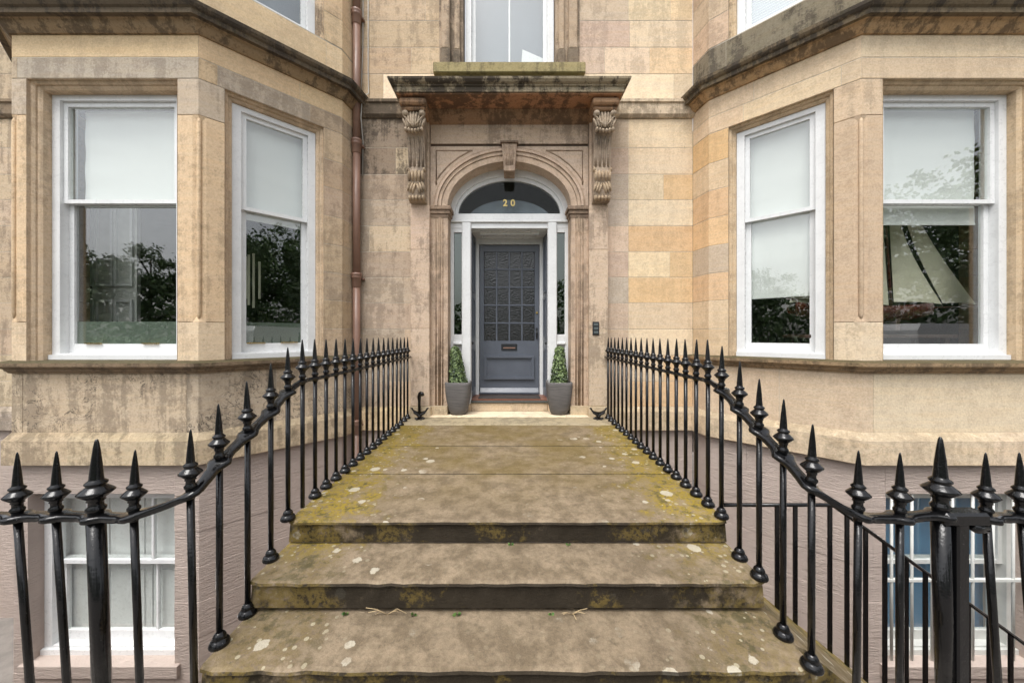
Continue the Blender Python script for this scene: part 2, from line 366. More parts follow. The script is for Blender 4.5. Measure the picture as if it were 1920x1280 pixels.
for i in range(len(ZC) - 1):
    cuts = [1.70] + ([2.29] if i == 5 else []) + ([2.2] if i in (1, 8) else [])
    course(1.36, 2.62, ZC[i], ZC[i + 1], cuts, [rt[i][0], rt[i][1], OCHRE], .12)
    lt = (170, 150, 126) if i < 9 else (140, 122, 100)
    lc = [[-1.72], [], [-1.5], [], [], [], [-2.0], [], [], [-1.62], []][i]
    course(-2.19, -1.36, ZC[i], ZC[i + 1], lc, [lt, (186, 164, 132)], .45 if i < 9 else .95)
    course(-9, -6.25, ZC[i], ZC[i + 1], [-8.0 + .3 * (i % 2)], [(182, 160, 130)], .5)
    course(6.7, 9, ZC[i], ZC[i + 1], [], [BEIGE], .3)
for i in range(len(ZU) - 1):
    course(1.0, 2.62, ZU[i], ZU[i + 1], [[2.35], [1.36, 2.0], [1.72], [1.70, 2.3], [1.5], [1.9]][i], [PINK if i else (226, 206, 168), BEIGE, (206, 178, 132)], .25 if i else .05)
    course(-2.19, -1.0, ZU[i], ZU[i + 1], [[-1.8], [-1.4], [], [-1.2], [-1.6], []][i], [(186, 160, 126), (192, 166, 130) if i else (224, 202, 162)], .4 if i else .1)
    course(-9, -6.25, ZU[i], ZU[i + 1], [-7.6], [(182, 160, 130)], .5)
    course(6.7, 9, ZU[i], ZU[i + 1], [], [BEIGE], .3)
# base course and basement of the main wall
for x0, x1, t, dd in ((1.40, 2.62, (196, 172, 136), .3), (-2.19, -1.42, (196, 168, 122), .5), (-9, -6.25, GREY, .5)):
    MB().sweep([(x0, WY), (x1, WY)], [(-.2, -.2), (.06, -.2), (.06, .06), (.0, .12), (-.2, .12)]).build('base_course', 'trim', mw, t, dd)
    MB().sweep([(x0, WY + .01), (x1, WY + .01)], [(-.25, FLOOR), (0, FLOOR), (0, -.2), (-.25, -.2)]).build('basement_wall', 'mauve', mw)
# string course running from the bay cornices to the porch
STR = [(-.2, 4.23), (.02, 4.23), (.035, 4.25), (.05, 4.27), (.05, 4.42), (.07, 4.43), (.07, 4.47), (0, 4.489), (-.2, 4.489)]
MB().sweep([(1.5, WY), (2.62, WY)], STR).build('string_course', 'trim', mw, (196, 174, 142), .5)
MB().sweep([(-2.19, WY), (-1.5, WY)], STR).build('string_course', 'trim', mw, (128, 108, 82), .8)
MB().sweep([(-9, WY), (-6.25, WY)], STR).build('string_course', 'trim', mw, (128, 108, 82), .8)

# ------------------------------------------------------------------ sash windows and bays
class Facet:
    def __init__(s, p0, p1):
        s.o = Vector(p0); s.u = (Vector(p1) - s.o); s.L = s.u.length; s.u.normalize(); n = Vector((s.u.y, -s.u.x)); s.n = n if n.y < 0 else -n
    def xy(s, u, d): q = s.o + s.u * u + s.n * d; return (q.x, q.y)
    def p(s, u, d, z): q = s.o + s.u * u + s.n * d; return (q.x, q.y, z)
    def box(s, mb, u0, u1, d0, d1, z0, z1): mb.prism([s.xy(u0, d0), s.xy(u1, d0), s.xy(u1, d1), s.xy(u0, d1)], z0, z1)
def frame_sweep(mb, fc, u0, u1, z0, z1, prof, sill=False):
    """profile (inset, depth) round the jambs and lintel of an opening"""
    rows = []
    for i, d in prof: rows.append([fc.p(u0 + i, d, z0 + (i if sill else 0)), fc.p(u0 + i, d, z1 - i), fc.p(u1 - i, d, z1 - i), fc.p(u1 - i, d, z0 + (i if sill else 0))])
    k = 4 if sill else 3; vs = [p for r in rows for p in r]; fs = []
    for a in range(len(rows) - 1):
        for b in range(k): fs.append((a * 4 + b, a * 4 + (b + 1) % 4, a * 4 + 4 + (b + 1) % 4, a * 4 + 4 + b))
    mb.add(vs, fs)
def ring(mb, fc, u0, u1, z0, z1, wl, wr, wb, wt, d0, d1, c=.004):
    """four-sided wooden frame"""
    fc.box(mb, u0, u0 + wl, d0, d1, z0, z1); fc.box(mb, u1 - wr, u1, d0, d1, z0, z1)
    fc.box(mb, u0 + wl, u1 - wr, d0 + .001, d1 - .001, z0, z0 + wb); fc.box(mb, u0 + wl, u1 - wr, d0 + .001, d1 - .001, z1 - wt, z1)
def sash_window(fc, u0, u1, z0, z1, zm, rec, parent_label, mullion=None, paint='white', frost=False, lower_blind=None):
    m = MB(); d = -rec
    ring(m, fc, u0, u1, z0, z1, .085, .085, .06, .06, d - .16, d)
    fc.box(m, u0 - .0, u1 + .0, d + .001, d + .035, z0 - .02, z0 + .045)                    # timber sill
    w = H(m.build('sash_window', paint)); w['label'] = parent_label
    a0, a1 = u0 + .085, u1 - .085
    m = MB(); ring(m, fc, a0 + .001, a1 - .001, zm - .02, z1 - .06, .05, .05, .042, .05, d - .075, d - .03)
    if mullion: [fc.box(m, q - .011, q + .011, d - .07, d - .035, zm + .02, z1 - .11) for q in mullion]
    m.build('upper_sash', paint, w)
    m = MB(); ring(m, fc, a0 + .001, a1 - .001, z0 + .046, zm + .025, .055, .055, .115, .042, d - .125, d - .08)
    if mullion: [fc.box(m, q - .011, q + .011, d - .12, d - .085, z0 + .16, zm - .02) for q in mullion]
    m.build('lower_sash', paint, w)
    m = MB(); fc.box(m, a0 + .045, a1 - .045, d - .056, d - .052, zm + .015, z1 - .1); m.build('window_pane', 'glass', w)
    m = MB(); fc.box(m, a0 + .05, a1 - .05, d - .106, d - .102, z0 + .155, zm - .01); m.build('window_pane', 'glass', w)
    if frost:
        m = MB(); fc.box(m, a0 + .056, a1 - .056, d - .1145, d - .110, z0 + .162, z0 + .41); m.build('frosted_film', 'frost', w)
        for q in (.28, .78):
            m = MB(); c = a0 + (a1 - a0) * q; fc.box(m, c - .09, c + .09, d - .079, d - .060, z0 + .160, z0 + .172); m.build('sash_lift', 'brass', w)
    return w
def blind(fc, u0, u1, z0, z1, d, label, mat='blind', cat='roller blind', sag=0.0):
    t = thing('roller_blind', label, cat, fc.p((u0 + u1) / 2, d, z0))
    m = MB(); N = 14; vs = []; fs = []
    for i in range(N + 1):
        z = z1 + (z0 - z1) * i / N
        for q, u in enumerate((u0, u0 + (u1 - u0) / 3, u0 + (u1 - u0) * 2 / 3, u1)):
            dd = d + .004 * math.sin(i * 1.3 + q)
            vs.append(fc.p(u, dd, z + sag * (u - u0) / (u1 - u0) * i / N)); vs.append(fc.p(u, dd - .003, z + sag * (u - u0) / (u1 - u0) * i / N))
    for i in range(N):
        for q in range(3):
            a = i * 8 + q * 2; fs += [(a, a + 2, a + 10, a + 8), (a + 1, a + 3, a + 11, a + 9)]
    m.add(vs, fs, True); o = m.build('blind_fabric', mat, None, recalc=False)
    m = MB(); m.prism([fc.xy(u0, d - .008), fc.xy(u1, d - .008), fc.xy(u1, d + .008), fc.xy(u0, d + .008)], z0 - .012, z0 + .012)
    if sag: m.v = [(x, y, z + sag * ((Vector((x, y)) - fc.o).dot(fc.u) - u0) / (u1 - u0)) for x, y, z in m.v]
    b = m.build('bottom_bar', mat)
    m = MB(); m.tube([fc.p(u0, d - .03, z1 + .01), fc.p(u1, d - .03, z1 + .01)], .025); r = m.build('roller', 'offwhite')
    for q in (o, b, r): q.parent = t; q.matrix_parent_inverse = Matrix.Translation(-Vector(t.location))
    return t

def bay(sx, xc, side, T):
    """canted bay; T = tints"""
    L = lambda x, y: (sx * (xc + x), y)
    A, B, C, D, E = L(-1.07, WY), L(-1.017, 4.647), L(0, 3.63), L(1.955, 3.63), L(2.972, 4.647)
    E2 = L(3.03, WY)
    fBC, fCD = Facet(B, C), Facet(C, D); fDE = Facet(D, E)
    ua, ub = fBC.L - 1.209, fBC.L - .216                     # opening on canted side
    uf0, uf1 = .22, 1.80                                     # opening on front
    full = [A, B, C, D, E, E2]
    mc = MB()
    j1, j2 = [A, B, fBC.xy(ua, 0)], [fBC.xy(ub, 0), C, fCD.xy(uf0, 0)]
    j3 = [fCD.xy(uf1, 0), D, fDE.xy(.216, 0)]; j4 = [fDE.xy(1.209, 0), E, E2]
    for j in (j1, j2, j3, j4):
        dd = -.003 if j in (j1, j4) else -.075
        core(mc, j, .12, 3.83, dd); core(mc, j, 4.6, 7.0, dd)
    core(mc, full, .12, .80); core(mc, full, 3.83, 4.55); core(mc, full, 4.55, 4.97)
    b = H(mc.build('bay_wall', 'mortar')); b['label'] = T['label']
    # apron between base course and sill
    cutsA = [[A, B, fBC.xy(.75, 0)], [fBC.xy(.75, 0), C, fCD.xy(.12, 0)], [fCD.xy(.12, 0), fCD.xy(1.84, 0)], [fCD.xy(1.84, 0), D, E, E2]]
    for q, p in enumerate(cutsA): stone(p, .12, .80, b, jit(T['apron'][q % len(T['apron'])], 4), T['dirt_apron'], 'apron_stone', mat=T['apmat'])
    # jamb stones beside the canted window, course by course
    zs = [.87, 1.226, 1.60, 1.965, 2.33, 2.70, 3.07, 3.434, 3.83]
    for i in range(len(zs) - 1):
        stone(j1, zs[i], zs[i + 1], b, jit(T['jamb'][i % len(T['jamb'])], 5), T['dirt_jamb'])
        stone(j4, zs[i], zs[i + 1], b, jit(T['jamb'][i % len(T['jamb'])], 5), T['dirt_jamb'])
    # corner piers: plain foot, chamfered shaft with a bead, plain head
    for j, cn in ((j2, C), (j3, D)):
        c0, cm = Vector(j[0]), Vector(cn); c2 = Vector(j[2])
        stone(j, .87, 1.28, b, T['pier'][0], .25, 'pier_stone')
        e1 = cm + (c0 - cm).normalized() * .062; e2 = cm + (c2 - cm).normalized() * .062
        stone([j[0], tuple(e1), tuple(e2), j[2]], 1.28, 3.45, b, T['pier'][1], T['dirt_jamb'], 'pier_stone')
        stone(j, 3.45, 3.83, b, T['pier'][2], .3, 'pier_stone')
        mid = (e1 + e2) / 2; out = (cm - mid); mid = mid + out * .25
        MB().tube([(mid.x, mid.y, 1.30), (mid.x, mid.y, 1.36), (mid.x, mid.y, 3.38), (mid.x, mid.y, 3.44)], [.006, .020, .020, .006], 8).build('corner_bead', 'stone', b, T['pier'][1], T['dirt_jamb'])
        for zz in (1.28, 3.45):
            s = 1 if zz < 2 else -1
            MB().add([(*e1, zz), (*e2, zz), (cm.x, cm.y, zz), (*((e1 + e2) / 2), zz + s * .09)], [(0, 1, 2), (0, 1, 3), (1, 2, 3), (0, 2, 3)]).build('chamfer_stop', 'stone', b, T['pier'][1], .2)
    # lintels and fascia
    lc = [[A, B, fBC.xy(ua + .16, 0)], [fBC.xy(ua + .16, 0), fBC.xy(ub + .06, 0)], [fBC.xy(ub + .06, 0), C], [C, fCD.xy(1.96 - .06, 0)], [fCD.xy(1.90, 0), D, E, E2]]
    for q, p in enumerate(lc): stone(p, 3.83, 4.05, b, jit(T['lintel'][q % len(T['lintel'])], 4), T['dirt_lintel'], 'lintel_stone')
    for p in ([A, B, fBC.xy(.5, 0)], [fBC.xy(.5, 0), C], [C, D], [D, E, E2]): stone(p, 4.05, 4.29, b, jit(T['fascia'], 5), T['dirt_f'], 'fascia_stone')
    # moulded bands
    cor = [(-.2, 4.29), (.025, 4.29), (.03, 4.31), (.055, 4.325), (.075, 4.35), (.085, 4.375), (.10, 4.385), (.15, 4.39), (.152, 4.425), (.165, 4.43), (.185, 4.455), (.195, 4.475), (.195, 4.50), (0.0, 4.56), (-.2, 4.56)]
    MB().sweep(full, [(-.2, 4.285), (.0205, 4.285), (.055, 4.325), (.085, 4.375), (.10, 4.384), (-.2, 4.384)]).build('cornice_bed_moulding', 'trim', b, T['bed'], .75)
    MB().sweep(full, [(-.2, 4.3841), (.148, 4.3841), (.152, 4.425), (.152, 4.43), (.172, 4.445), (.188, 4.47), (.192, 4.505), (.02, 4.56), (-.2, 4.56)]).build('cornice', 'cornice', b, T['cornice'], 1.0)
    MB().sweep(full, [(-.2, .745), (.022, .745), (.03, .762), (.045, .77), (.05, .79), (.075, .80), (.085, .815), (.098, .82), (.10, .855), (.085, .865), (-.2, .885)]).build('sill_course', 'cornice', b, T['sill'], .55)
    for p in ([A, B, C, fCD.xy(.02, 0)], [fCD.xy(.02, 0), fCD.xy(1.3, 0)], [fCD.xy(1.3, 0), D, E, E2]):
        MB().sweep(p, [(-.2, -.2), (.058, -.2), (.06, -.196), (.06, .05), (.0, .125), (-.2, .125)]).build('base_course', 'trim', b, jit(T['base'], 4), T['dirt_base'])
    # upper storey: blocking course and jambs
    for p in ([A, B, fBC.xy(.2, 0)], [fBC.xy(.2, 0), C], [C, D], [D, E, E2]): stone(p, 4.56, 4.96, b, jit(T['upper'], 5), T['dirt_upper'], 'sill_stone', mat=T['upmat'])
    zz = [4.97, 5.35, 5.72, 6.1, 6.5, 7.0]
    for i in range(5):
        for j in (j1, j2, j3, j4): stone(j, zz[i], zz[i + 1], b, jit(T['pier'][1], 6), .3)
    # window surrounds
    PR = [(.0015, .002), (.0015, -.028), (.02, -.032), (.032, -.045), (.032, -.06), (.05, -.064), (.068, -.08), (.068, -.2)]
    for fc, u0, u1 in ((fBC, ua, ub), (fCD, uf0, uf1), (fDE, .216, 1.209)):
        m = MB(); frame_sweep(m, fc, u0, u1, .86, 3.829, PR); o = m.build('window_architrave', 'stone', b, T['arch'], .3)
        m = MB(); frame_sweep(m, fc, u0, u1, 4.96, 7.0, PR); m.build('window_architrave', 'trim', b, T['arch'], .7)
    # basement storey, set back a little
    off = lambda p: p
    wz0, wz1 = -2.3, -.52; m = MB()
    bz = [-.2, -.55, -.92, -1.29, -1.66, -2.03, -2.40, FLOOR]
    for i in range(7):
        c1 = fBC.xy(.42 + .35 * (i % 2), 0)
        for p in ([A, B, c1], [c1, C, fCD.xy(.26, 0)], [fCD.xy(1.80, 0), D, E, E2]): stone(p, bz[i + 1], bz[i], b, None, 0, 'painted_block', mat='mauve', d=-.01 + random.uniform(-.003, .002), gap=.0008)
    m.sweep([fCD.xy(.26, 0), fCD.xy(1.80, 0)], [(-.25, wz1), (-.0101, wz1), (-.0101, -.201), (-.25, -.201)]); m.build('basement_lintel', 'mauve', b); m = MB()
    m.sweep([fCD.xy(.26, 0), fCD.xy(1.80, 0)], [(-.25, FLOOR), (-.0101, FLOOR), (-.0101, wz0 - .12), (-.25, wz0 - .12)])
    H(m.build('basement_wall', 'mauve'))
    m = MB(); fCD.box(m, .20, 1.86, -.2, .03, wz0 - .12, wz0); m.build('basement_sill', 'mauve', b)
    # room behind
    I = lambda x, y: (sx * (xc + x), y)
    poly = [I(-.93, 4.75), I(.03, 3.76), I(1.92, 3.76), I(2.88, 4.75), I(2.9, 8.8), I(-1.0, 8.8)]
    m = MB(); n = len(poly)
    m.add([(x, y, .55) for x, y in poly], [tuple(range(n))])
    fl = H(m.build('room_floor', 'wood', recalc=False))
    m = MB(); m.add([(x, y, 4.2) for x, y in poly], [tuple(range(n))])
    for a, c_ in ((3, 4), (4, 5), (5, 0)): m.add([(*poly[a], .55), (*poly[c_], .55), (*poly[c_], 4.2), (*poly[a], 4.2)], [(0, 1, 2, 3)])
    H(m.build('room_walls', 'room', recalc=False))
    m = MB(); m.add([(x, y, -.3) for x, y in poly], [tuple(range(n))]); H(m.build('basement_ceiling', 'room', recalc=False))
    return b, fBC, fCD, fDE, ua, ub, uf0, uf1

TL = dict(label='grey-stained left bay with ochre fascia', apron=[(188, 168, 138), (178, 160, 134), (186, 166, 136)], dirt_apron=.55, jamb=[(176, 152, 120), (182, 156, 122), (170, 148, 120)], dirt_jamb=.35,
          pier=[(204, 180, 144), (202, 172, 130), (180, 162, 138)], lintel=[(176, 154, 126), (176, 160, 138), (196, 168, 128), (166, 152, 134)], dirt_lintel=.35, fascia=(210, 180, 132), dirt_f=.08,
          bed=(150, 124, 86), cornice=(96, 82, 62), sill=(128, 106, 78), base=(186, 164, 130), dirt_base=.5, upper=(206, 178, 136), dirt_upper=.12, upmat='stone', arch=(192, 166, 132), apmat='veined')
TR = dict(label='clean beige right bay with orange jamb stones', apron=[(198, 174, 140), (200, 178, 146), (202, 182, 150)], dirt_apron=.1, jamb=[(196, 168, 128), (204, 178, 140), (198, 164, 116), (190, 170, 142), (204, 166, 112), (200, 164, 114), (206, 180, 138), (202, 160, 98)], dirt_jamb=.12,
          pier=[(204, 184, 152), (186, 160, 128), (194, 168, 134)], lintel=[(204, 178, 140), (206, 182, 144), (200, 176, 140), (196, 172, 138)], dirt_lintel=.1, fascia=(202, 178, 142), dirt_f=.12,
          bed=(176, 138, 84), cornice=(108, 92, 66), sill=(150, 122, 82), base=(202, 180, 146), dirt_base=.2, upper=(126, 116, 94), dirt_upper=.85, upmat='trim', arch=(190, 164, 126), apmat='stone')
for side, sx, xc, T in (('left', -1, 3.256, TL), ('right', 1, 3.691, TR)):
    b, fBC, fCD, fDE, ua, ub, uf0, uf1 = bay(sx, xc, side, T)
    sd = side
    zb, zt, zm = .885, 3.76, 2.61
    sash_window(fCD, uf0 + .07, uf1 - .07, zb, zt, zm, .15, f'white sash window on the front of the {sd} bay', frost=(sd == 'left'))
    sash_window(fBC, ua + .07, ub - .07, zb, zt, zm, .10, f'white sash window on the canted side of the {sd} bay', frost=(sd == 'left'))
    sash_window(fDE, .286, 1.139, zb, zt, zm, .10, f'outer canted window of the {sd} bay')
    for fc, a, c in ((fCD, uf0 + .07, uf1 - .07), (fBC, ua + .07, ub - .07)):
        sash_window(fc, a, c, 4.98, 7.0, 6.1, .12, f'upper floor sash window of the {sd} bay')
    D_ = -.36
    if sd == 'left':
        blind(fCD, uf0 + .12, uf1 - .25, 2.60, 3.66, -.30, 'white roller blind covering the top sash of the front left bay window')
        blind(fBC, ua + .12, ub - .12, 2.52, 3.68, -.24, 'white roller blind in the canted left bay window beside the drainpipe')
        blind(fCD, uf0 + .1, uf1 - .1, 5.0, 7.0, -.45, 'pale blind upstairs at the far left, above the left cornice')
        blind(fBC, ua + .1, ub - .1, 5.0, 7.0, -.45, 'pale blind in the upstairs window of the left bay by the drainpipe', 'greyblind')
    else:
        blind(fCD, uf0 + .12, uf1 - .22, 2.40, 3.68, -.30, 'white roller blind above the model ship, lowered just past the top sash')
        blind(fBC, ua + .13, ub - .13, 1.62, 3.68, -.24, 'long white roller blind lowered most of the way in the canted right window', sag=0.0)
        t = thing('venetian_blind', 'grey slatted venetian blind in the upstairs window of the right bay', 'venetian blind', fBC.p((ua + ub) / 2, -.3, 5.0))
        for i in range(60):
            z = 5.0 + i * .034; m = MB(); vs = [fBC.p(ua + .12, -.29, z), fBC.p(ub - .12, -.29, z), fBC.p(ub - .12, -.315, z + .026), fBC.p(ua + .12, -.315, z + .026)]
            m.add(vs + [(x, y, zz - .002) for x, y, zz in vs], [(0, 1, 2, 3), (4, 5, 6, 7), (0, 1, 5, 4), (2, 3, 7, 6), (0, 3, 7, 4), (1, 2, 6, 5)])
            o = m.build('slat', 'offwhite'); o.parent = t; o.matrix_parent_inverse = Matrix.Translation(-Vector(t.location))
        blind(fCD, uf0 + .1, uf1 - .1, 5.0, 7.0, -.45, 'pale blind upstairs at the far right, above the right cornice')
    # basement windows
    if sd == 'left':
        sash_window(fCD, .26, 1.80, -2.29, -.53, -1.34, .14, 'white basement sash window with closed shutters behind', mullion=[.66, 1.38])
        t = thing('window_shutters', 'closed white panelled shutters inside the left basement window', 'shutters', fCD.p(1.03, -.36, -2.29))
        for i in range(3):
            a = .30 + i * .49; m = MB(); fCD.box(m, a, a + .475, -.33, -.30, -2.29, -.53)
            for z0, z1 in ((-2.2, -1.5), (-1.35, -.62)): fCD.box(m, a + .08, a + .395, -.30, -.288, z0, z1)
            o = m.build('shutter_leaf', 'white'); o.parent = t; o.matrix_parent_inverse = Matrix.Translation(-Vector(t.location))
    else:
        sash_window(fCD, .26, 1.80, -2.29, -.53, -1.34, .14, 'white basement sash window behind a barred grille', paint='offwhite')
        blind(fCD, .34, 1.72, -2.2, -.56, -.33, 'blue blind filling the barred basement window', 'bluecloth')
        t = thing('window_grille', 'white painted iron bars across the right basement window', 'window bars', fCD.p(1.03, .0, -2.29))
        pts = [.36 + .215 * i for i in range(7)]
        for u in pts:
            m = MB(); p = fCD.p(u, -.045, 0); m.tube([(p[0], p[1], -2.295), (p[0], p[1], -.525)], .013); o = m.build('bar', 'offwhite'); o.parent = t; o.matrix_parent_inverse = Matrix.Translation(-Vector(t.location))
        m = MB(); fCD.box(m, .27, 1.79, -.062, -.028, -1.46, -1.435); o = m.build('cross_bar', 'offwhite'); o.parent = t; o.matrix_parent_inverse = Matrix.Translation(-Vector(t.location))
    FB = dict(left=None, right=None)
    if sd == 'left': LB = (fBC, fCD, ua, ub, uf0, uf1)
    else: RB = (fBC, fCD, ua, ub, uf0, uf1)

# ------------------------------------------------------------------ porch
pt = (188, 164, 138); pd = .4
PF = 4.82
m = MB(); m.box(-1.12, 1.12, WY + .001, WY + .15, 3.7, 4.24)
porch = H(m.build('porch_surround', 'stone', None, pt, .3)); porch['label'] = 'weathered stone door surround with arch, carved consoles and canopy'
SPR, AA, AB, YJ = 2.95, .868, .63, 4.89
for s in (-1, 1):
    q = sorted((s * 1.11, s * 1.375))
    for z0, z1 in ((.155, 1.23), (1.23, 2.33), (2.33, 2.95)):
        MB().box(q[0], q[1], PF, WY + .1, z0 + .001, z1 - .001, .006).build('pilaster_shaft', 'stone', porch, jit(pt, 5), .5)
    MB().box(q[0] + .008, q[1] - .008, PF + .012, WY + .1, 2.95, 4.1).build('pilaster_head', 'stone', porch, pt, .5)
    q2 = sorted((s * 1.105, s * 1.38))
    MB().box(q2[0] - .01, q2[1] + .015, PF - .035, WY + .1, -.002, .155, .012).build('pilaster_base', 'trim', porch, (186, 166, 132), .4)
    # inner jamb with roll moulding
    q = sorted((s * AA, s * 1.112))
    MB().box(q[0], q[1], YJ, 5.12, .15, 2.80).build('jamb', 'stone', porch, (180, 154, 128), .5)
    MB().box(q[0] - .012, q[1], YJ - .03, 5.12, 0, .15, .01).build('jamb_base', 'trim', porch, (186, 166, 132), .4)
    for xx, r in ((.985, .022), (1.035, .014), (.94, .012)):
        MB().tube([(s * xx, YJ + .004, .151), (s * xx, YJ + .004, 2.80)], r, 10).build('jamb_roll', 'trim', porch, (160, 132, 106), .6)
    # impost
    for i, (z0, z1, e) in enumerate(((2.80, 2.845, .012), (2.845, 2.90, .03), (2.90, 2.95, .05))):
        q = sorted((s * (AA - e), s * 1.112)); MB().box(q[0], q[1], YJ - e, 5.12, z0, z1 - .0005, .004).build('impost', 'trim', porch, (150, 124, 100), .5)
# spandrel wall with elliptical opening
N = 48
def ell(a, b, t): return (a * math.cos(t), SPR + b * math.sin(t))
m = MB(); vs = []; fs = []
for i in range(N + 1):
    t = math.pi * i / N; x, z = ell(AA, AB, t)
    k = min(1.112 / max(abs(math.cos(t)), 1e-6), (3.80 - SPR) / max(math.sin(t), 1e-6)); X2, Z2 = k * math.cos(t), SPR + k * math.sin(t)
    vs += [(x, YJ, z), (X2, YJ, Z2), (x, 5.12, z)]
for i in range(N): a = i * 3; fs += [(a, a + 1, a + 4, a + 3), (a, a + 3, a + 5, a + 2)]
m.add(vs, fs); m.build('spandrel', 'stone', porch, (192, 168, 144), .2, recalc=False)
# the corner triangles the fan misses
for s in (-1, 1):
    t0 = math.atan2(3.80 - SPR, 1.112)
    m = MB(); m.prism_y([(s * 1.112, 3.80), (s * 1.112, 3.62), (s * .93, 3.80)], YJ - .0015, YJ + .05); m.build('spandrel_corner', 'stone', porch, (192, 168, 144), .2)
def arch_band(r0, r1, y0, name, tint, dirt, y1=None):
    y1 = YJ + .03 if y1 is None else y1; m = MB(); vs = []; fs = []
    for i in range(N + 1):
        t = math.pi * i / N
        for r, y in ((r0, y1), (r0, y0), (r1, y0), (r1, y1)): x, z = ell(AA + r, AB + r, t); vs.append((x, y, z))
    for i in range(N):
        for k in range(4): fs.append((i * 4 + k, i * 4 + (k + 1) % 4, i * 4 + 4 + (k + 1) % 4, i * 4 + 4 + k))
    fs += [(0, 1, 2, 3), tuple(N * 4 + k for k in range(4))]
    m.add(vs, fs); return m.build(name, 'stone', porch, tint, dirt)
arch_band(.002, .085, YJ - .02, 'arch_ring', (186, 160, 134), .25)
arch_band(.088, .135, YJ - .035, 'arch_ring', (182, 156, 130), .3)
arch_band(.138, .172, YJ - .055, 'arch_ring', (186, 160, 136), .25)
arch_band(.172, .198, YJ - .03, 'arch_ring', (170, 144, 118), .35)
# incised triangular panels
for s in (-1, 1):
    pts = [(s * 1.03, 3.26), (s * 1.03, 3.74), (s * .52, 3.74)]
    cur = [(s * (AA + .27) * math.cos(t), SPR + (AB + .29) * math.sin(t) - .02) for t in [math.radians(a) for a in (62, 52, 42, 32, 24)]]
    path = pts + cur + [pts[0]]
    m = MB(); m.tube([(x, YJ - .002, z) for x, z in path], .009, 6); m.build('panel_moulding', 'trim', porch, (158, 132, 108), .5)
# keystone
m = MB(); m.prism_y([(-.075, 3.42), (.075, 3.42), (.105, 3.80), (-.105, 3.80)], YJ - .085, 5.05); ks = m.build('keystone', 'trim', porch, (172, 146, 122), .4)
for k in range(4):
    x = -.051 + .034 * k; m = MB(); m.tube([(x * .8, YJ - .085, 3.50), (x * 1.05, YJ - .085, 3.76)], .011, 6); m.build('keystone_flute', 'trim', porch, (172, 146, 122), .4)
MB().box(-.125, .125, YJ - .11, YJ + .02, 3.80, 3.825, .004).build('keystone_cap', 'trim', porch, (120, 98, 78), .7)
# frieze, moulding and canopy
MB().box(-1.108, 1.108, YJ - .008, WY + .12, 3.835, 4.10).build('frieze', 'stone', porch, (184, 160, 134), .55)
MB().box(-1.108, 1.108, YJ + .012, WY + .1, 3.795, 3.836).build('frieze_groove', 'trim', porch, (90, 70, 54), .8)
m = MB(); m.sweep([(-1.108, 4.88), (1.108, 4.88)], [(-.1, 4.10), (0, 4.10), (.02, 4.115), (.06, 4.15), (.11, 4.20), (.13, 4.24), (-.1, 4.24)]); m.build('bed_moulding', 'trim', porch, (150, 112, 74), .7)
cp = [(-1.39, WY), (-1.39, 4.53), (1.39, 4.53), (1.39, WY)]
m = MB(); m.sweep(cp, [(-.05, 4.262), (.0, 4.262), (.06, 4.262), (.085, 4.262), (.085, 4.325), (.1, 4.33), (.1, 4.345), (.13, 4.36), (.15, 4.385), (.155, 4.41), (-.1, 4.44)])
m.build('canopy_cornice', 'cornice', porch, (150, 136, 108), 1.0)
m = MB(); m.box(-1.455, 1.455, 4.465, WY + .1, 4.245, 4.40); m.build('canopy_slab', 'trim', porch, (168, 112, 60), .85)
m = MB(); m.prism_x([(4.42, 4.425), (4.98, 4.475), (4.98, 4.40), (4.42, 4.40)], -1.5, 1.5); m.build('canopy_weathering', 'cornice', porch, (130, 122, 80), .8)
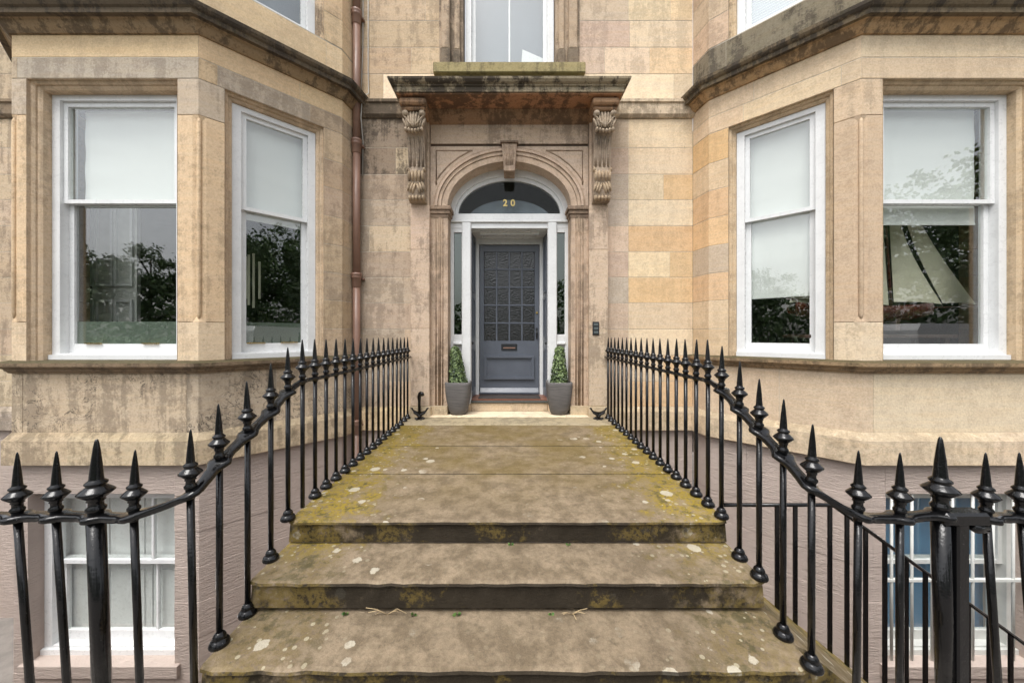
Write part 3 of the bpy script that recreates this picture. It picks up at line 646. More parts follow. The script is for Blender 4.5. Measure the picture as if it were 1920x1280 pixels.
# carved consoles
for s in (-1, 1):
    cx = s * 1.262
    cap = MB(); cap.box(cx - .175, cx + .175, 4.50, WY, 4.15, 4.238, .02); cap.box(cx - .155, cx + .155, 4.55, WY, 4.10, 4.152, .015); cap.build('console_cap', 'trim', porch, (160, 120, 80), .8)
    sp = [(4.60, 4.10), (4.575, 4.02), (4.585, 3.92), (4.63, 3.84), (4.68, 3.74), (4.71, 3.60), (4.725, 3.45), (4.72, 3.38), (4.69, 3.34), (4.685, 3.27), (4.70, 3.22), (4.71, 3.16), (4.70, 3.10), (4.72, 3.02), (4.77, 2.97), (4.83, 2.97), (4.83, 4.10)]
    m = MB(); m.prism_x(sp, cx - .115, cx + .115); co = m.build('console', 'trim', porch, (166, 146, 124), .55)
    m = MB()
    for k in (-.085, -.03, .03, .085):                       # shaft ribs
        m.tube([(cx + k, 4.655, 3.80), (cx + k, 4.69, 3.70), (cx + k, 4.712, 3.58), (cx + k, 4.724, 3.44)], .017, 6)
    m.build('console_rib', 'trim', porch, (158, 138, 116), .6)
    m = MB()
    for side in (-1, 1):                                     # upper acanthus: two eyes, layered leaves, curled tip
        m.blob((cx + side * .110, 4.575, 4.065), (.045, .05, .040))
        for i in range(4):
            rot = Matrix.Rotation(side * (.10 + .10 * i), 3, 'Y'); m.blob((cx + side * (.032 + .030 * i), 4.572 + .008 * i, 3.985 - .012 * i), (.017, .030, .105 - .010 * i), rot)
            m.blob((cx + side * (.05 + .026 * i), 4.560 + .006 * i, 3.93 + .035 * i), (.012, .022, .040), Matrix.Rotation(side * .7, 3, 'Y'))
        for i in range(3): m.blob((cx + side * (.022 + .042 * i), 4.592 - .004 * i, 3.845 + .006 * i), (.022, .042, .030))
    m.blob((cx, 4.57, 3.98), (.022, .03, .11)); m.build('acanthus_leaf', 'trim', porch, (178, 158, 132), .5)
    m = MB()
    for k in range(5):                                       # lower scroll, leaf and drop
        x = cx - .092 + .046 * k; m.blob((x, 4.695, 3.30), (.022, .055, .075)); m.blob((x, 4.715, 3.005), (.021, .045, .038))
    for side in (-1, 1):
        for i in range(3): m.blob((cx + side * (.03 + .033 * i), 4.70, 3.135 + .012 * i), (.020, .036, .075), Matrix.Rotation(side * -.3, 3, 'Y'))
        m.blob((cx + side * .11, 4.70, 3.38), (.02, .04, .03))
    m.build('lower_scroll', 'trim', porch, (176, 152, 120), .55)

# ------------------------------------------------------------------ door screen, fanlight and vestibule
YS = 5.12
def arc_frame(a0, b0, a1, b1, y0, y1, name, mat, parent):
    m = MB(); vs = []; fs = []
    for i in range(N + 1):
        t = math.pi * i / N
        for a, b, y in ((a0, b0, y1), (a0, b0, y0), (a1, b1, y0), (a1, b1, y1)): vs.append((a * math.cos(t), SPR + b * math.sin(t), y) if 0 else (a * math.cos(t), y, SPR - .03 + b * math.sin(t)))
    for i in range(N):
        for k in range(4): fs.append((i * 4 + k, i * 4 + (k + 1) % 4, i * 4 + 4 + (k + 1) % 4, i * 4 + 4 + k))
    m.add(vs, fs, False); return m.build(name, mat, parent)
scr = MB(); scr.box(-.90, .90, YS, YS + .09, 2.715, 2.80, .006); scr.box(-.90, .90, YS - .03, YS + .09, 2.80, 2.84, .006); scr.box(-.90, .90, YS - .015, YS + .09, 2.84, 2.93, .008)
scr = H(scr.build('door_screen', 'white')); scr['label'] = 'white painted screen with fanlight and narrow sidelights'
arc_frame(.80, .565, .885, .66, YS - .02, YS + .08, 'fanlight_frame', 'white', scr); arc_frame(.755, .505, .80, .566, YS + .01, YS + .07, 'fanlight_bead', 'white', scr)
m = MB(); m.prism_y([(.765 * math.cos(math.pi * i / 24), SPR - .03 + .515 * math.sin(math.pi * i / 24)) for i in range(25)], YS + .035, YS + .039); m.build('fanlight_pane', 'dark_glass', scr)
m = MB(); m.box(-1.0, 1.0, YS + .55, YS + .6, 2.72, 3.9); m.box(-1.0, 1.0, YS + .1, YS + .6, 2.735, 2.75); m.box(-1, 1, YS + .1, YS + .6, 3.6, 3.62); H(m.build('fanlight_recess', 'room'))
m = MB(); m.prism_y([(.66 * math.cos(math.pi * i / 24), 2.80 + .37 * math.sin(math.pi * i / 24)) for i in range(25)], YS + .09, YS + .10); m.build('sky_reflection_panel', simple('sky_reflection_grey', (.25, .28, .31), .6), scr)  # added half-ellipse panel; its grey stands in for sky reflected in the pane
for s in (-1, 1):
    q = sorted((s * .565, s * .70)); MB().box(q[0], q[1], YS - .03, YS + .10, .13, 2.80, .012).build('screen_post', 'white', scr)
    q = sorted((s * .82, s * .90)); MB().box(q[0], q[1], YS - .0, YS + .08, .05, 2.715, .006).build('outer_stile', 'white', scr)
    q = sorted((s * .70, s * .82)); m = MB(); m.box(q[0], q[1], YS + .005, YS + .08, 1.03, 1.15, .005); m.box(q[0] - .01, q[1] + .01, YS - .02, YS + .075, 1.005, 1.035, .005); m.box(q[0], q[1], YS + .005, YS + .08, 2.66, 2.7149); m.build('sidelight_rail', 'white', scr)
    m = MB(); m.box(q[0], q[1], YS + .045, YS + .07, .05, 1.004); m.build('sidelight_panel', 'white', scr)
    m = MB(); m.box(q[0] + .0, q[1] - .0, YS + .04, YS + .044, 1.15, 2.66); m.build('sidelight_pane', 'green_glass', scr)
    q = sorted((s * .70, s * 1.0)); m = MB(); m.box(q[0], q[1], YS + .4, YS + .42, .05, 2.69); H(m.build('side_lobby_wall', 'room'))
    # folded storm-door leaves lining the vestibule
    x0 = s * .585; q = sorted((x0, s * .63)); m = MB(); m.prism([(s * .578, YS + .11), (s * .54, 5.565), (s * .58, 5.565), (s * .62, YS + .11)], .19, 2.695); L_ = m.build('storm_door', 'door', scr)
    for z0, z1 in ((.30, .92), (1.10, 1.72), (1.80, 2.62)):
        m = MB(); f2 = Facet((s * .578, YS + .11), (s * .54, 5.565)); f2.n = Vector((-s * .994, -.108)); ring(m, f2, .05, .28, z0, z1, .03, .03, .03, .03, 0.0005, .014); m.build('storm_door_panel', 'door', scr)
    MB().blob((x0 - s * .025, YS + .16, 1.02), (.022, .022, .022)).build('storm_door_knob', 'plastic', scr)
m = MB(); m.box(-.585, .585, YS + .1, 5.6, 2.70, 2.73); m.build('vestibule_ceiling', 'white', scr)
m = MB(); f3 = [(-.45, YS + .16), (.45, YS + .16), (.45, 5.52), (-.45, 5.52)]
m.box(-.45, .45, YS + .16, YS + .19, 2.672, 2.6995); m.box(-.45, .45, 5.49, 5.52, 2.672, 2.6995); m.box(-.45, -.42, YS + .19, 5.49, 2.672, 2.6995); m.box(.42, .45, YS + .19, 5.49, 2.672, 2.6995); m.build('ceiling_moulding', 'white', scr)
DY = 5.6
m = MB(); m.box(-.64, -.487, DY - .03, DY + .1, .185, 2.70); m.box(.487, .64, DY - .03, DY + .1, .185, 2.70); m.box(-.487, .487, DY - .029, DY + .1, 2.60, 2.699); m.box(-1.1, 1.1, DY + .1, DY + .14, 0, 2.8); m.build('door_frame', 'white', scr)
# front door
x0, x1, gz0, gz1 = -.479, .479, 1.045, 2.49
m = MB(); ring(m, Facet((x0, DY), (x1, DY)), 0, x1 - x0, .20, 2.59, .07, .07, .85, .105, -.05, 0)
door = H(m.build('front_door', 'door')); door['label'] = 'slate blue front door with twenty obscure glass panes'
gx0, gx1 = x0 + .07, x1 - .07; cw = (gx1 - gx0) / 4; ch = (gz1 - gz0) / 5
for i in range(1, 4): MB().box(gx0 + cw * i - .012, gx0 + cw * i + .012, DY + .002, DY + .045, gz0, gz1, .003).build('glazing_bar', 'door', door)
for j in range(1, 5):
    for i in range(4): MB().box(gx0 + cw * i + (.012 if i else 0), gx0 + cw * (i + 1) - (.012 if i < 3 else 0), DY + .003, DY + .045, gz0 + ch * j - .012, gz0 + ch * j + .012, .003).build('glazing_bar', 'door', door)
for i in range(4):
    for j in range(5): MB().box(gx0 + cw * i + .006, gx0 + cw * (i + 1) - .006, DY + .02, DY + .026, gz0 + ch * j + .006, gz0 + ch * (j + 1) - .006).build('pane', 'obscure', door)
fd = Facet((x0, DY), (x1, DY))
m = MB(); ring(m, fd, .075, .875, .43, .81, .035, .035, .035, .035, .0005, .034); ring(m, fd, .11, .84, .465, .775, .02, .02, .02, .02, .0005, .012); m.build('panel_moulding', 'door', door)
m = MB(); m.prism_x([(DY - .001, .20), (DY - .045, .20), (DY - .045, .225), (DY - .001, .29)], x0 + .01, x1 - .01); m.build('weather_bar', 'door', door)
m = MB(); m.box(-.13, .125, DY - .012, DY - .001, .895, 1.0, .004); lp = m.build('letter_plate', 'plastic', door)
MB().box(-.10, .095, DY - .017, DY - .0125, .925, .945, .002).build('letter_flap', 'pipe', door)
m = MB(); m.box(.428, .458, DY - .012, DY - .001, 1.08, 1.26, .004); m.tube([(.443, DY - .012, 1.20), (.443, DY - .05, 1.20), (.443, DY - .05, 1.12)], .011, 8); m.build('door_handle', 'plastic', door)
m = MB(); m.lathe([(.018, 0), (.018, .01)], (0, 0, 0), 12); m.v = [(x + .443, DY - .001 - z, y + 1.50) for x, y, z in m.v]; m.build('door_lock', 'brass', door)
# house number
def numeral(ch, x, z, h):
    c = bpy.data.curves.new('numeral', 'FONT'); c.body = ch; c.size = h; c.extrude = .004; c.bevel_depth = .0035; c.align_x = 'CENTER'
    o = bpy.data.objects.new('t', c); COL.objects.link(o); dg = bpy.context.evaluated_depsgraph_get(); me = bpy.data.meshes.new_from_object(o.evaluated_get(dg)); bpy.data.objects.remove(o)
    me.transform(Matrix.Rotation(R(90), 4, 'X')); me.transform(Matrix.Translation((x, YS + .025, z))); me.materials.clear(); me.materials.append(M['gold'])
    o = bpy.data.objects.new('house_numeral', me); COL.objects.link(o); o.parent = scr
numeral('2', -.062, 3.055, .135); numeral('0', .052, 3.055, .135)
# threshold
m = MB(); m.box(-.57, .57, YS - .02, 5.62, .02, .15, .012); th = m.build('threshold_step', 'stone', porch, (190, 168, 136), .35)
m = MB(); m.box(-.565, .565, YS - .045, YS + .02, .15, .172, .006); m.build('threshold_nosing', simple('green_black_lead', (.05, .055, .05), .5), porch)
m = MB(); m.box(-.585, .585, YS + .02, 5.6, .15, .183); m.build('vestibule_floor', 'copper', porch)
for s in (-1, 1):
    q = sorted((s * .57, s * .69)); MB().box(q[0], q[1], YS - .05, YS + .1, .02, .1295, .008).build('post_plinth', 'stone', porch, (204, 176, 138), .2)
mt = MB(); mt.box(-.47, .47, YS + .09, 5.5, .1832, .194, .003); mt = mt.build('door_mat', 'mat'); tag(mt, 'dark ribbed mat lying before the blue front door', 'door mat'); 
# upper window over the canopy
fu = Facet((-1.0, WY), (1.0, WY))
for s in (-1, 1):
    q = sorted((s * .66, s * 1.0))
    core_ = MB(); core_.box(q[0], q[1], WY - .012, WY + .2, 4.94, 6.8); core_.build('upper_jamb', 'trim', porch, (166, 144, 118), .7)
    for xa, xb, d in ((.70, .78, .05), (.84, .96, .075)):
        q = sorted((s * xa, s * xb)); MB().box(q[0], q[1], WY - d, WY + .05, 5.18, 6.8, .012).build('upper_pilaster', 'trim', porch, (170, 146, 118), .55)
        MB().box(q[0] - .012, q[1] + .012, WY - d - .012, WY + .05, 4.94, 5.18, .01).build('upper_pilaster_base', 'trim', porch, (120, 104, 84), .8)
MB().box(-1.06, 1.06, WY - .14, WY + .15, 4.79, 4.935, .01).build('upper_sill', 'trim', porch, (150, 136, 84), .5)
f_up = Facet((-.66, WY), (.66, WY))
sash_window(f_up, .02, 1.30, 4.93, 6.8, 6.9, .1, 'upper sash window with one glazing bar above the canopy', mullion=[.66])
blind(f_up, .08, 1.24, 4.95, 6.8, -.42, 'plain blue-grey blind inside the upstairs window above the canopy', 'greyblind')
m = MB(); m.prism_y([(.17, 5.12), (.52, 5.06), (.52, 5.36), (.2, 5.5)], WY + .345, WY + .352); c_ = m.build('white_card', 'white'); tag(c_, 'tilted white card propped behind the upstairs central pane', 'card')

# ------------------------------------------------------------------ steps and landing
st = thing('entrance_steps', 'worn mossy stone steps and landing leading up to the front door', 'steps', (0, 2.2, PAVE))
def worn(x0, x1, y0, y1, z0, z1, name, amp=.008, mat='step'):
    """slab with a slightly wavering worn front arris"""
    n = 40; m = MB(); rows = []
    prof = [(y1, z0), (y0 + .02, z0), (y0 + .018, z1 - .03), (y0 + .002, z1 - .018), (y0 + .006, z1 - .006), (y0 + .022, z1), (y1, z1)]
    vs = []; k = len(prof)
    for i in range(n + 1):
        x = x0 + (x1 - x0) * i / n; e = random.uniform(-amp, amp) * .6; ez = random.uniform(-amp, 0) * .4
        if i in (0, n): e += .018
        for q, (y, z) in enumerate(prof): f = 1 if 2 <= q <= 5 else 0; vs.append((x, y + e * f, z + ez * (1 if q in (3, 4) else 0)))
    fs = [(i * k + q, i * k + (q + 1) % k, (i + 1) * k + (q + 1) % k, (i + 1) * k + q) for i in range(n) for q in range(k)] + [tuple(range(k)), tuple(n * k + q for q in range(k))]
    m.add(vs, fs); o = m.build(name, mat); o.parent = st; o.matrix_parent_inverse = Matrix.Translation((0, -2.2, -PAVE)); return o
WL, WR = -1.372, 1.352
z1_, z2_ = -.15, -.322
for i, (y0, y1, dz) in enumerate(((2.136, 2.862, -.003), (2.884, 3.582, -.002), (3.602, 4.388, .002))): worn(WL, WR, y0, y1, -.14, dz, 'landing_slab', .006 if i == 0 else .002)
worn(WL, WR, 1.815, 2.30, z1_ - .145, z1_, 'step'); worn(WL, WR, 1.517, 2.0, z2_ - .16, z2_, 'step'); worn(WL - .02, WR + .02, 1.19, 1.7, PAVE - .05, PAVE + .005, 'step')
def sp(mb, name, mat, *a):
    o = mb.build(name, mat, None, *a); o.parent = st; o.matrix_parent_inverse = Matrix.Translation((0, -2.2, -PAVE)); return o
sp(MB().box(WL, WR, 4.40, 4.80, -.15, .012, .01), 'landing_slab', 'trim', (176, 160, 126), .35)
sp(MB().box(-1.10, 1.10, 4.78, 5.12, -.1, .022, .008), 'porch_slab', 'stone', (206, 188, 156), .15)
sp(MB().box(WL + .03, WR - .03, 2.17, 4.95, FLOOR, -.142), 'support_wall', 'mauve'); sp(MB().box(WL + .02, WR - .02, 1.6, 2.17, FLOOR, -.49), 'support_wall', 'mauve')
# raked stone of the area stair on the right
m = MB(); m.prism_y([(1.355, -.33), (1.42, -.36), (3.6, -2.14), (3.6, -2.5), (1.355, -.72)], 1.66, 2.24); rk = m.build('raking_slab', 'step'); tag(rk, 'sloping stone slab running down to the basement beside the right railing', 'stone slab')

# ------------------------------------------------------------------ iron railings
BAR_R = .0138
FIN = [(.017, -.03), (.017, .012), (.0225, .020), (.0225, .028), (.0165, .036), (.0165, .050), (.021, .054), (.018, .059), (.028, .068), (.0395, .080), (.0425, .084), (.037, .091), (.025, .103), (.020, .108), (.0255, .113), (.0255, .119), (.0165, .127), (.0158, .131), (.0118, .19), (.0075, .235), (.004, .264), (.0015, .272)]
BASE = [(.041, 0), (.043, .008), (.039, .02), (.031, .03), (.026, .034), (.028, .040), (.024, .050), (.018, .058), (.014, .062)]
fin_me = MB().lathe(FIN, seg=18); base_me = MB().lathe(BASE, seg=18)
def shared(mb, name, mat):
    o = mb.build(name, mat); me = o.data; bpy.data.objects.remove(o); return me
FIN_ME, BASE_ME = shared(fin_me, 'finial', 'black'), shared(base_me, 'base_collar', 'black')
NFIN_ME = shared(MB().lathe([(r * 1.34 + .002, z * 1.2) for r, z in FIN], seg=20), 'newel_finial', 'black')
def ob(name, me, loc, parent, rot=0, tilt=(0, 0)):
    o = bpy.data.objects.new(name, me); COL.objects.link(o); o.parent = parent; o.location = loc; o.rotation_euler = (tilt[0], tilt[1], rot); return o
def railing(sx, xr, ys, label, street, newel_i, lean):
    root = thing('iron_railing', label, 'railing', (0, 0, 0), 'iron railings flanking the steps')
    path = []
    for y, zr in ys: path.append((xr, y, zr))
    for x, y, zr in street: path.append((x, y, zr))
    nlanding = len(ys)
    for i, (x, y, zr) in enumerate(path):
        if i < nlanding:
            zb = .0 if y > 2.15 else (z1_ if y > 1.83 else z2_); lx = 0
            if 4.40 < y: zb = .012
        else: zb = PAVE; lx = lean[min(i - nlanding, len(lean) - 1)]
        r = BAR_R
        new = (i == nlanding + newel_i)
        if new: r = .030
        m = MB(); h = zr - zb; m.tube([(lx * h, 0, 0), (0, 0, h)], r, 14 if new else 10)
        if new and sx > 0: m.box(.034, .085, -.035, .03, .0, h - .02, .006)
        b = m.build('newel_post' if new else 'baluster', 'black'); b.parent = root; b.location = (x, y, zb)
        f = ob('finial', NFIN_ME if new else FIN_ME, (0, 0, h + .008), b, random.uniform(0, 3), (random.uniform(-.015, .015), random.uniform(-.02, .02)))
        if i < nlanding and not (sx < 0 and abs(y - 2.31) < .02): ob('base_collar', BASE_ME, (0, 0, 0), b, random.uniform(0, 3))
    # handrail: flat bar swelling round every baluster
    cp = [Vector(p) for p in path]
    ext = cp[-1] + (cp[-1] - cp[-2]) * 1.0; wallp = Vector((xr, PF + .03, cp[0].z)); cp = [wallp] + cp + [ext]
    def cat(p0, p1, p2, p3, t): return .5 * ((2 * p1) + (-p0 + p2) * t + (2 * p0 - 5 * p1 + 4 * p2 - p3) * t * t + (-p0 + 3 * p1 - 3 * p2 + p3) * t ** 3)
    fine = []; ww = []
    for i in range(len(cp) - 1):
        p0, p1, p2, p3 = cp[max(i - 1, 0)], cp[i], cp[i + 1], cp[min(i + 2, len(cp) - 1)]
        for k in range(10):
            t = k / 10; fine.append(cat(p0, p1, p2, p3, t)); dd = min(t, 1 - t); 
            big = 1.35 if p1.y < 2.2 else .85
            ww.append((.018 + (.020 if p1.y < 2.2 else .013) * math.exp(-(dd / .17) ** 2) + random.uniform(-.0012, .0012)) * big)
    fine.append(cp[-1]); ww.append(.017)
    m = MB(); vs = []; fs = []; K = 8
    for i, p in enumerate(fine):
        t = (fine[min(i + 1, len(fine) - 1)] - fine[max(i - 1, 0)]).normalized(); sd = Vector((t.y, -t.x, 0)).normalized(); up = sd.cross(t).normalized()
        if up.z < 0: up = -up
        wv = ww[i]; th = .0125 if p.y > 2.25 else .0145
        for a, bq in ((-1, -.5), (-.8, -1), (.8, -1), (1, -.5), (1, .5), (.75, 1), (-.75, 1), (-1, .5)): vs.append(p + sd * wv * a + up * th * bq)
    for i in range(len(fine) - 1):
        for k in range(K): fs.append((i * K + k, i * K + (k + 1) % K, (i + 1) * K + (k + 1) % K, (i + 1) * K + k))
    fs += [tuple(range(K)), tuple((len(fine) - 1) * K + k for k in range(K))]
    m.add(vs, fs, True); o = m.build('handrail', 'black'); o.parent = root
    if sx > 0:
        nx, ny, nz = path[nlanding + newel_i]
        m = MB(); m.box(nx - .02, nx + .17, ny - .04, ny + .03, nz - .035, nz + .022, .01); m.tube([(nx + .10, ny - .02, nz - .03), (nx + .13, ny - .02, nz - .05), (nx + .165, ny - .02, nz - .045)], .02, 8); o = m.build('gate_hinge', 'black'); o.parent = root
    return root
LY = [4.694 - .149 * i for i in range(17)]
ys = [(y, .838) for y in LY] + [(2.158, .792), (2.003, .705), (1.825, .625), (1.648, .542)]
railing(-1, -1.378, ys, 'black spiked iron railing on the left of the steps, by the drainpipe', [(X(357, 1.5), 1.5, .462), (X(258, 1.5), 1.485, .375), (X(180, 1.5), 1.5, .362), (X(105, 1.5), 1.5, .366), (X(33, 1.5), 1.5, .362), (X(-38, 1.5), 1.5, .362), (X(-110, 1.5), 1.5, .362), (X(-182, 1.5), 1.5, .362)], 2, (.02, .035, .035, .065, .075))
RY = [4.70 - .1478 * i for i in range(18)]
ys = [(y, .838) for y in RY if y > 2.25] + [(2.187, .80), (2.016, .715), (1.857, .635), (1.694, .555), (1.535, .475)]
railing(1, 1.338, ys, 'black spiked iron railing on the right of the steps, with a gate hinge', [(X(1609, 1.5), 1.5, .37), (X(1687, 1.5), 1.5, .36), (X(1763, 1.5), 1.5, .372), (X(1849, 1.5), 1.5, .36), (X(1915, 1.5), 1.5, .36), (X(1985, 1.5), 1.5, .36), (X(2057, 1.5), 1.5, .36), (X(2129, 1.5), 1.5, .36)], 2, (-.01, 0, .03, .07, .08))
# thin handrail of the area stair
root = thing('area_stair_handrail', 'thin plain black handrail descending to the basement behind the right railing', 'handrail', (1.4, 2.2, -.4))
YA = 2.2; a_px = [1423, 1457, 1491, 1523, 1556, 1588, 1623, 1659, 1699, 1735, 1775, 1815, 1855, 1895, 1935, 1975]
def top(px): return Z(946, YA) if px < 1562 else Z(946 + (px - 1562) * .725, YA)
def bot(px): xx = X(px, YA); return -.36 - (xx - 1.42) * (1.78 / 2.18) if xx > 1.42 else -.36
def ap(o): o.parent = root; o.matrix_parent_inverse = Matrix.Translation((-1.4, -2.2, .4)); return o
for px in a_px: ap(MB().box(X(px, YA) - .0115, X(px, YA) + .0115, YA - .006, YA + .006, bot(px) - .03, top(px)).build('baluster', 'black'))
m = MB(); m.tube([(1.352, YA, Z(946, YA)), (X(1555, YA), YA, Z(946, YA)), (X(1565, YA), YA, Z(949, YA)), (X(1990, YA), YA, top(1990))], .012, 8); ap(m.build('rail', 'black'))

# ------------------------------------------------------------------ drainpipe and cables
dp = thing('drainpipe', 'brown painted cast iron drainpipe in the corner by the left bay', 'drainpipe', (X(668, 4.86), 4.86, FLOOR))
def dpp(o): o.parent = dp; o.matrix_parent_inverse = Matrix.Translation(-Vector(dp.location)); return o
px_, py_ = X(668.5, 4.86), 4.86
cuts = [FLOOR + .02, -.1, 1.95, 3.82, 5.62, 7.0]
for i in range(len(cuts) - 1): dpp(MB().tube([(px_, py_, cuts[i]), (px_, py_, cuts[i + 1])], .050, 16).build('pipe_section', 'pipe'))
for z in cuts[1:-1]:
    dpp(MB().lathe([(.052, -.14), (.060, -.13), (.060, -.02), (.068, -.015), (.070, .005), (.066, .02), (.074, .03), (.074, .055), (.062, .062), (.05, .064)], (px_, py_, z), 18).build('pipe_collar', 'pipe'))
    dpp(MB().box(px_ - .085, px_ + .085, py_ + .02, WY - .002, z - .03, z + .0, .006).build('pipe_bracket', 'pipe'))
cb = MB().tube([(X(690, 4.93), 4.935, 7.0), (X(690, 4.93), 4.935, 4.9), (X(691, 4.93), 4.935, 4.58), (X(683, 4.93), 4.86, 4.47), (X(679, 4.9), 4.86, 4.2), (X(679, 4.9), 4.93, 3.9), (X(678, 4.9), 4.935, 3.4)], .007, 6).build('cable', 'cable'); tag(cb, 'thin pale cable running down the wall beside the drainpipe', 'cable')
cb = MB().tube([(X(681, 4.93), 4.935, 7.0), (X(680, 4.93), 4.935, 5.2), (X(678, 4.93), 4.92, 4.7), (X(682, 4.93), 4.86, 4.5)], .006, 6).build('cable', 'cable'); tag(cb, 'shorter pale cable between the drainpipe and the longer cable', 'cable')

# ------------------------------------------------------------------ pots and topiary
def pot(px, lean, lab_pot, lab_top):
    Y = 4.955; cx = X(px, Y); zb = .0225
    t = thing('plant_pot', lab_pot, 'plant pot', (cx, Y, zb), 'grey plant pots by the door')
    prof = [(.105, 0), (.120, .012), (.140, .08), (.162, .20), (.174, .32), (.178, .42), (.179, .452), (.172, .46), (.158, .46), (.156, .43), (.15, .40)]
    m = MB(); vs = []; fs = []; K = 40
    for j, (r, z) in enumerate(prof):
        e = 2.3 + 3.2 * min(1, z / .4)
        for k in range(K):
            a = 2 * math.pi * k / K; c, s = math.cos(a), math.sin(a); q = (abs(c) ** e + abs(s) ** e) ** (-1 / e); vs.append((r * q * c, r * q * s, z))
    for j in range(len(prof) - 1):
        for k in range(K): fs.append((j * K + k, j * K + (k + 1) % K, (j + 1) * K + (k + 1) % K, (j + 1) * K + k))
    m.add(vs, fs, True); m.add(vs[:K], [tuple(range(K))]); b = m.build('pot_body', 'pot', t)
    m = MB(); m.add([(x * .98, y * .98, .425) for x, y, z in vs[-K:]], [tuple(range(K))]); m.build('soil', 'soil', t)
    tp = thing('topiary_shrub', lab_top, 'topiary', (cx, Y, zb + .425), 'clipped topiary by the door')
    m = MB(); rnd = random.Random(int(px)); hh = .53
    for i in range(1700):
        z = rnd.random() ** 1.1 * hh; f = z / hh; R_ = (.128 * (1 - f) + .058 * f); 
        if f > .93: R_ *= math.sqrt(max(0, 1 - ((f - .93) / .07) ** 2)) * .8 + .15
        a = rnd.uniform(0, 6.283); rr = R_ * rnd.uniform(.80, 1.08); p = Vector((rr * math.cos(a) + lean * z, rr * math.sin(a), z))
        nrm = Vector((math.cos(a) + rnd.uniform(-.7, .7), math.sin(a) + rnd.uniform(-.7, .7), rnd.uniform(-.3, .9))).normalized(); u = nrm.orthogonal().normalized(); u = Matrix.Rotation(rnd.uniform(0, 6.28), 3, nrm) @ u; v = nrm.cross(u); s = rnd.uniform(.012, .021)
        m.add([p - u * s, p + v * s * .6 + nrm * .002, p + u * s, p - v * s * .6 + nrm * .002], [(0, 1, 2, 3)])
    m.build('foliage', 'box_leaf', tp, recalc=False, kind='stuff')
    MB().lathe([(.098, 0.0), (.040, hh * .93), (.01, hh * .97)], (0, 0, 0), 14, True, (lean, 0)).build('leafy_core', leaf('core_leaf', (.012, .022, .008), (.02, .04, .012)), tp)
    MB().tube([(0, 0, -.02), (lean * .1, 0, .1)], .012, 6).build('stem', 'bark', tp)
pot(860, -.10, 'grey square-topped pot left of the blue door', 'clipped leaning box topiary in the pot left of the door')
pot(1048, .02, 'grey square-topped pot right of the blue door', 'clipped upright box topiary in the pot right of the door')

# ------------------------------------------------------------------ small fittings
def scraper(px, Y, lab):
    cx = X(px, Y); t = thing('boot_scraper', lab, 'boot scraper', (cx, Y, .012), 'cast iron boot scrapers')
    m = MB()
    for k in range(6):
        a = k * math.pi / 3; m.blob((.045 * math.cos(a), .045 * math.sin(a), .012), (.028, .018, .014), Matrix.Rotation(a, 3, 'Z'))
    m.lathe([(.03, 0), (.022, .03), (.034, .045), (.02, .06)], seg=10); m.build('leaf_foot', 'black', t)
    m = MB(); n = 12; vs = []
    prof = []
    for i in range(n + 1):
        u = -1 + 2 * i / n; prof.append((u * .085, .098 + .030 * abs(u) ** 2))
    low = [(x * .72, .040 + .045 * (abs(x) / .085) ** 1.5) for x, z in reversed(prof)]
    m.prism_y(prof + low, -.016, .016); m.build('scraper_blade', 'black', t)
    for s in (-1, 1): MB().tube([(s * .075, 0, .10), (s * .092, 0, .128), (s * .104, 0, .148), (s * .122, 0, .15)], [.013, .011, .014, .005], 8).build('bird_head', 'black', t)
    m = MB()
    for s in (-1, 1):
        for i in range(4): m.blob((s * (.015 + .018 * i), -.016, .06 + .010 * i), (.014, .012, .024), Matrix.Rotation(s * .6, 3, 'Y'))
    m.build('cast_ornament', 'black', t)
scraper(787, 4.66, 'black cast iron boot scraper at the foot of the left pilaster, by a bent pipe'); scraper(1122, 4.66, 'black cast iron boot scraper at the foot of the right pilaster')
v = MB().tube([(X(786, 4.75), 4.755, .012), (X(786, 4.75), 4.755, .24), (X(786, 4.75), 4.75, .30), (X(787, 4.75), 4.748, .335), (X(789, 4.75), 4.74, .35), (X(792, 4.75), 4.73, .345), (X(793, 4.75), 4.715, .325)], [.020, .020, .026, .027, .027, .027, .029], 12).build('vent_pipe', 'black'); tag(v, 'short black vent pipe with bent top before the left pilaster', 'vent pipe')
t = thing('door_entry_panel', 'small black entry panel with three buttons on the right pilaster', 'intercom', (X(1117, PF), PF, Z(628, PF)))
m = MB(); m.box(-.045, .045, -.016, -.001, 0, .185, .004); m.build('panel_body', 'plastic', t)
for i in range(3): MB().box(-.03, .03, -.022, -.0165, .02 + .054 * i, .055 + .054 * i, .003).build('button', simple('grey_button', (.10, .12, .12), .3), t)
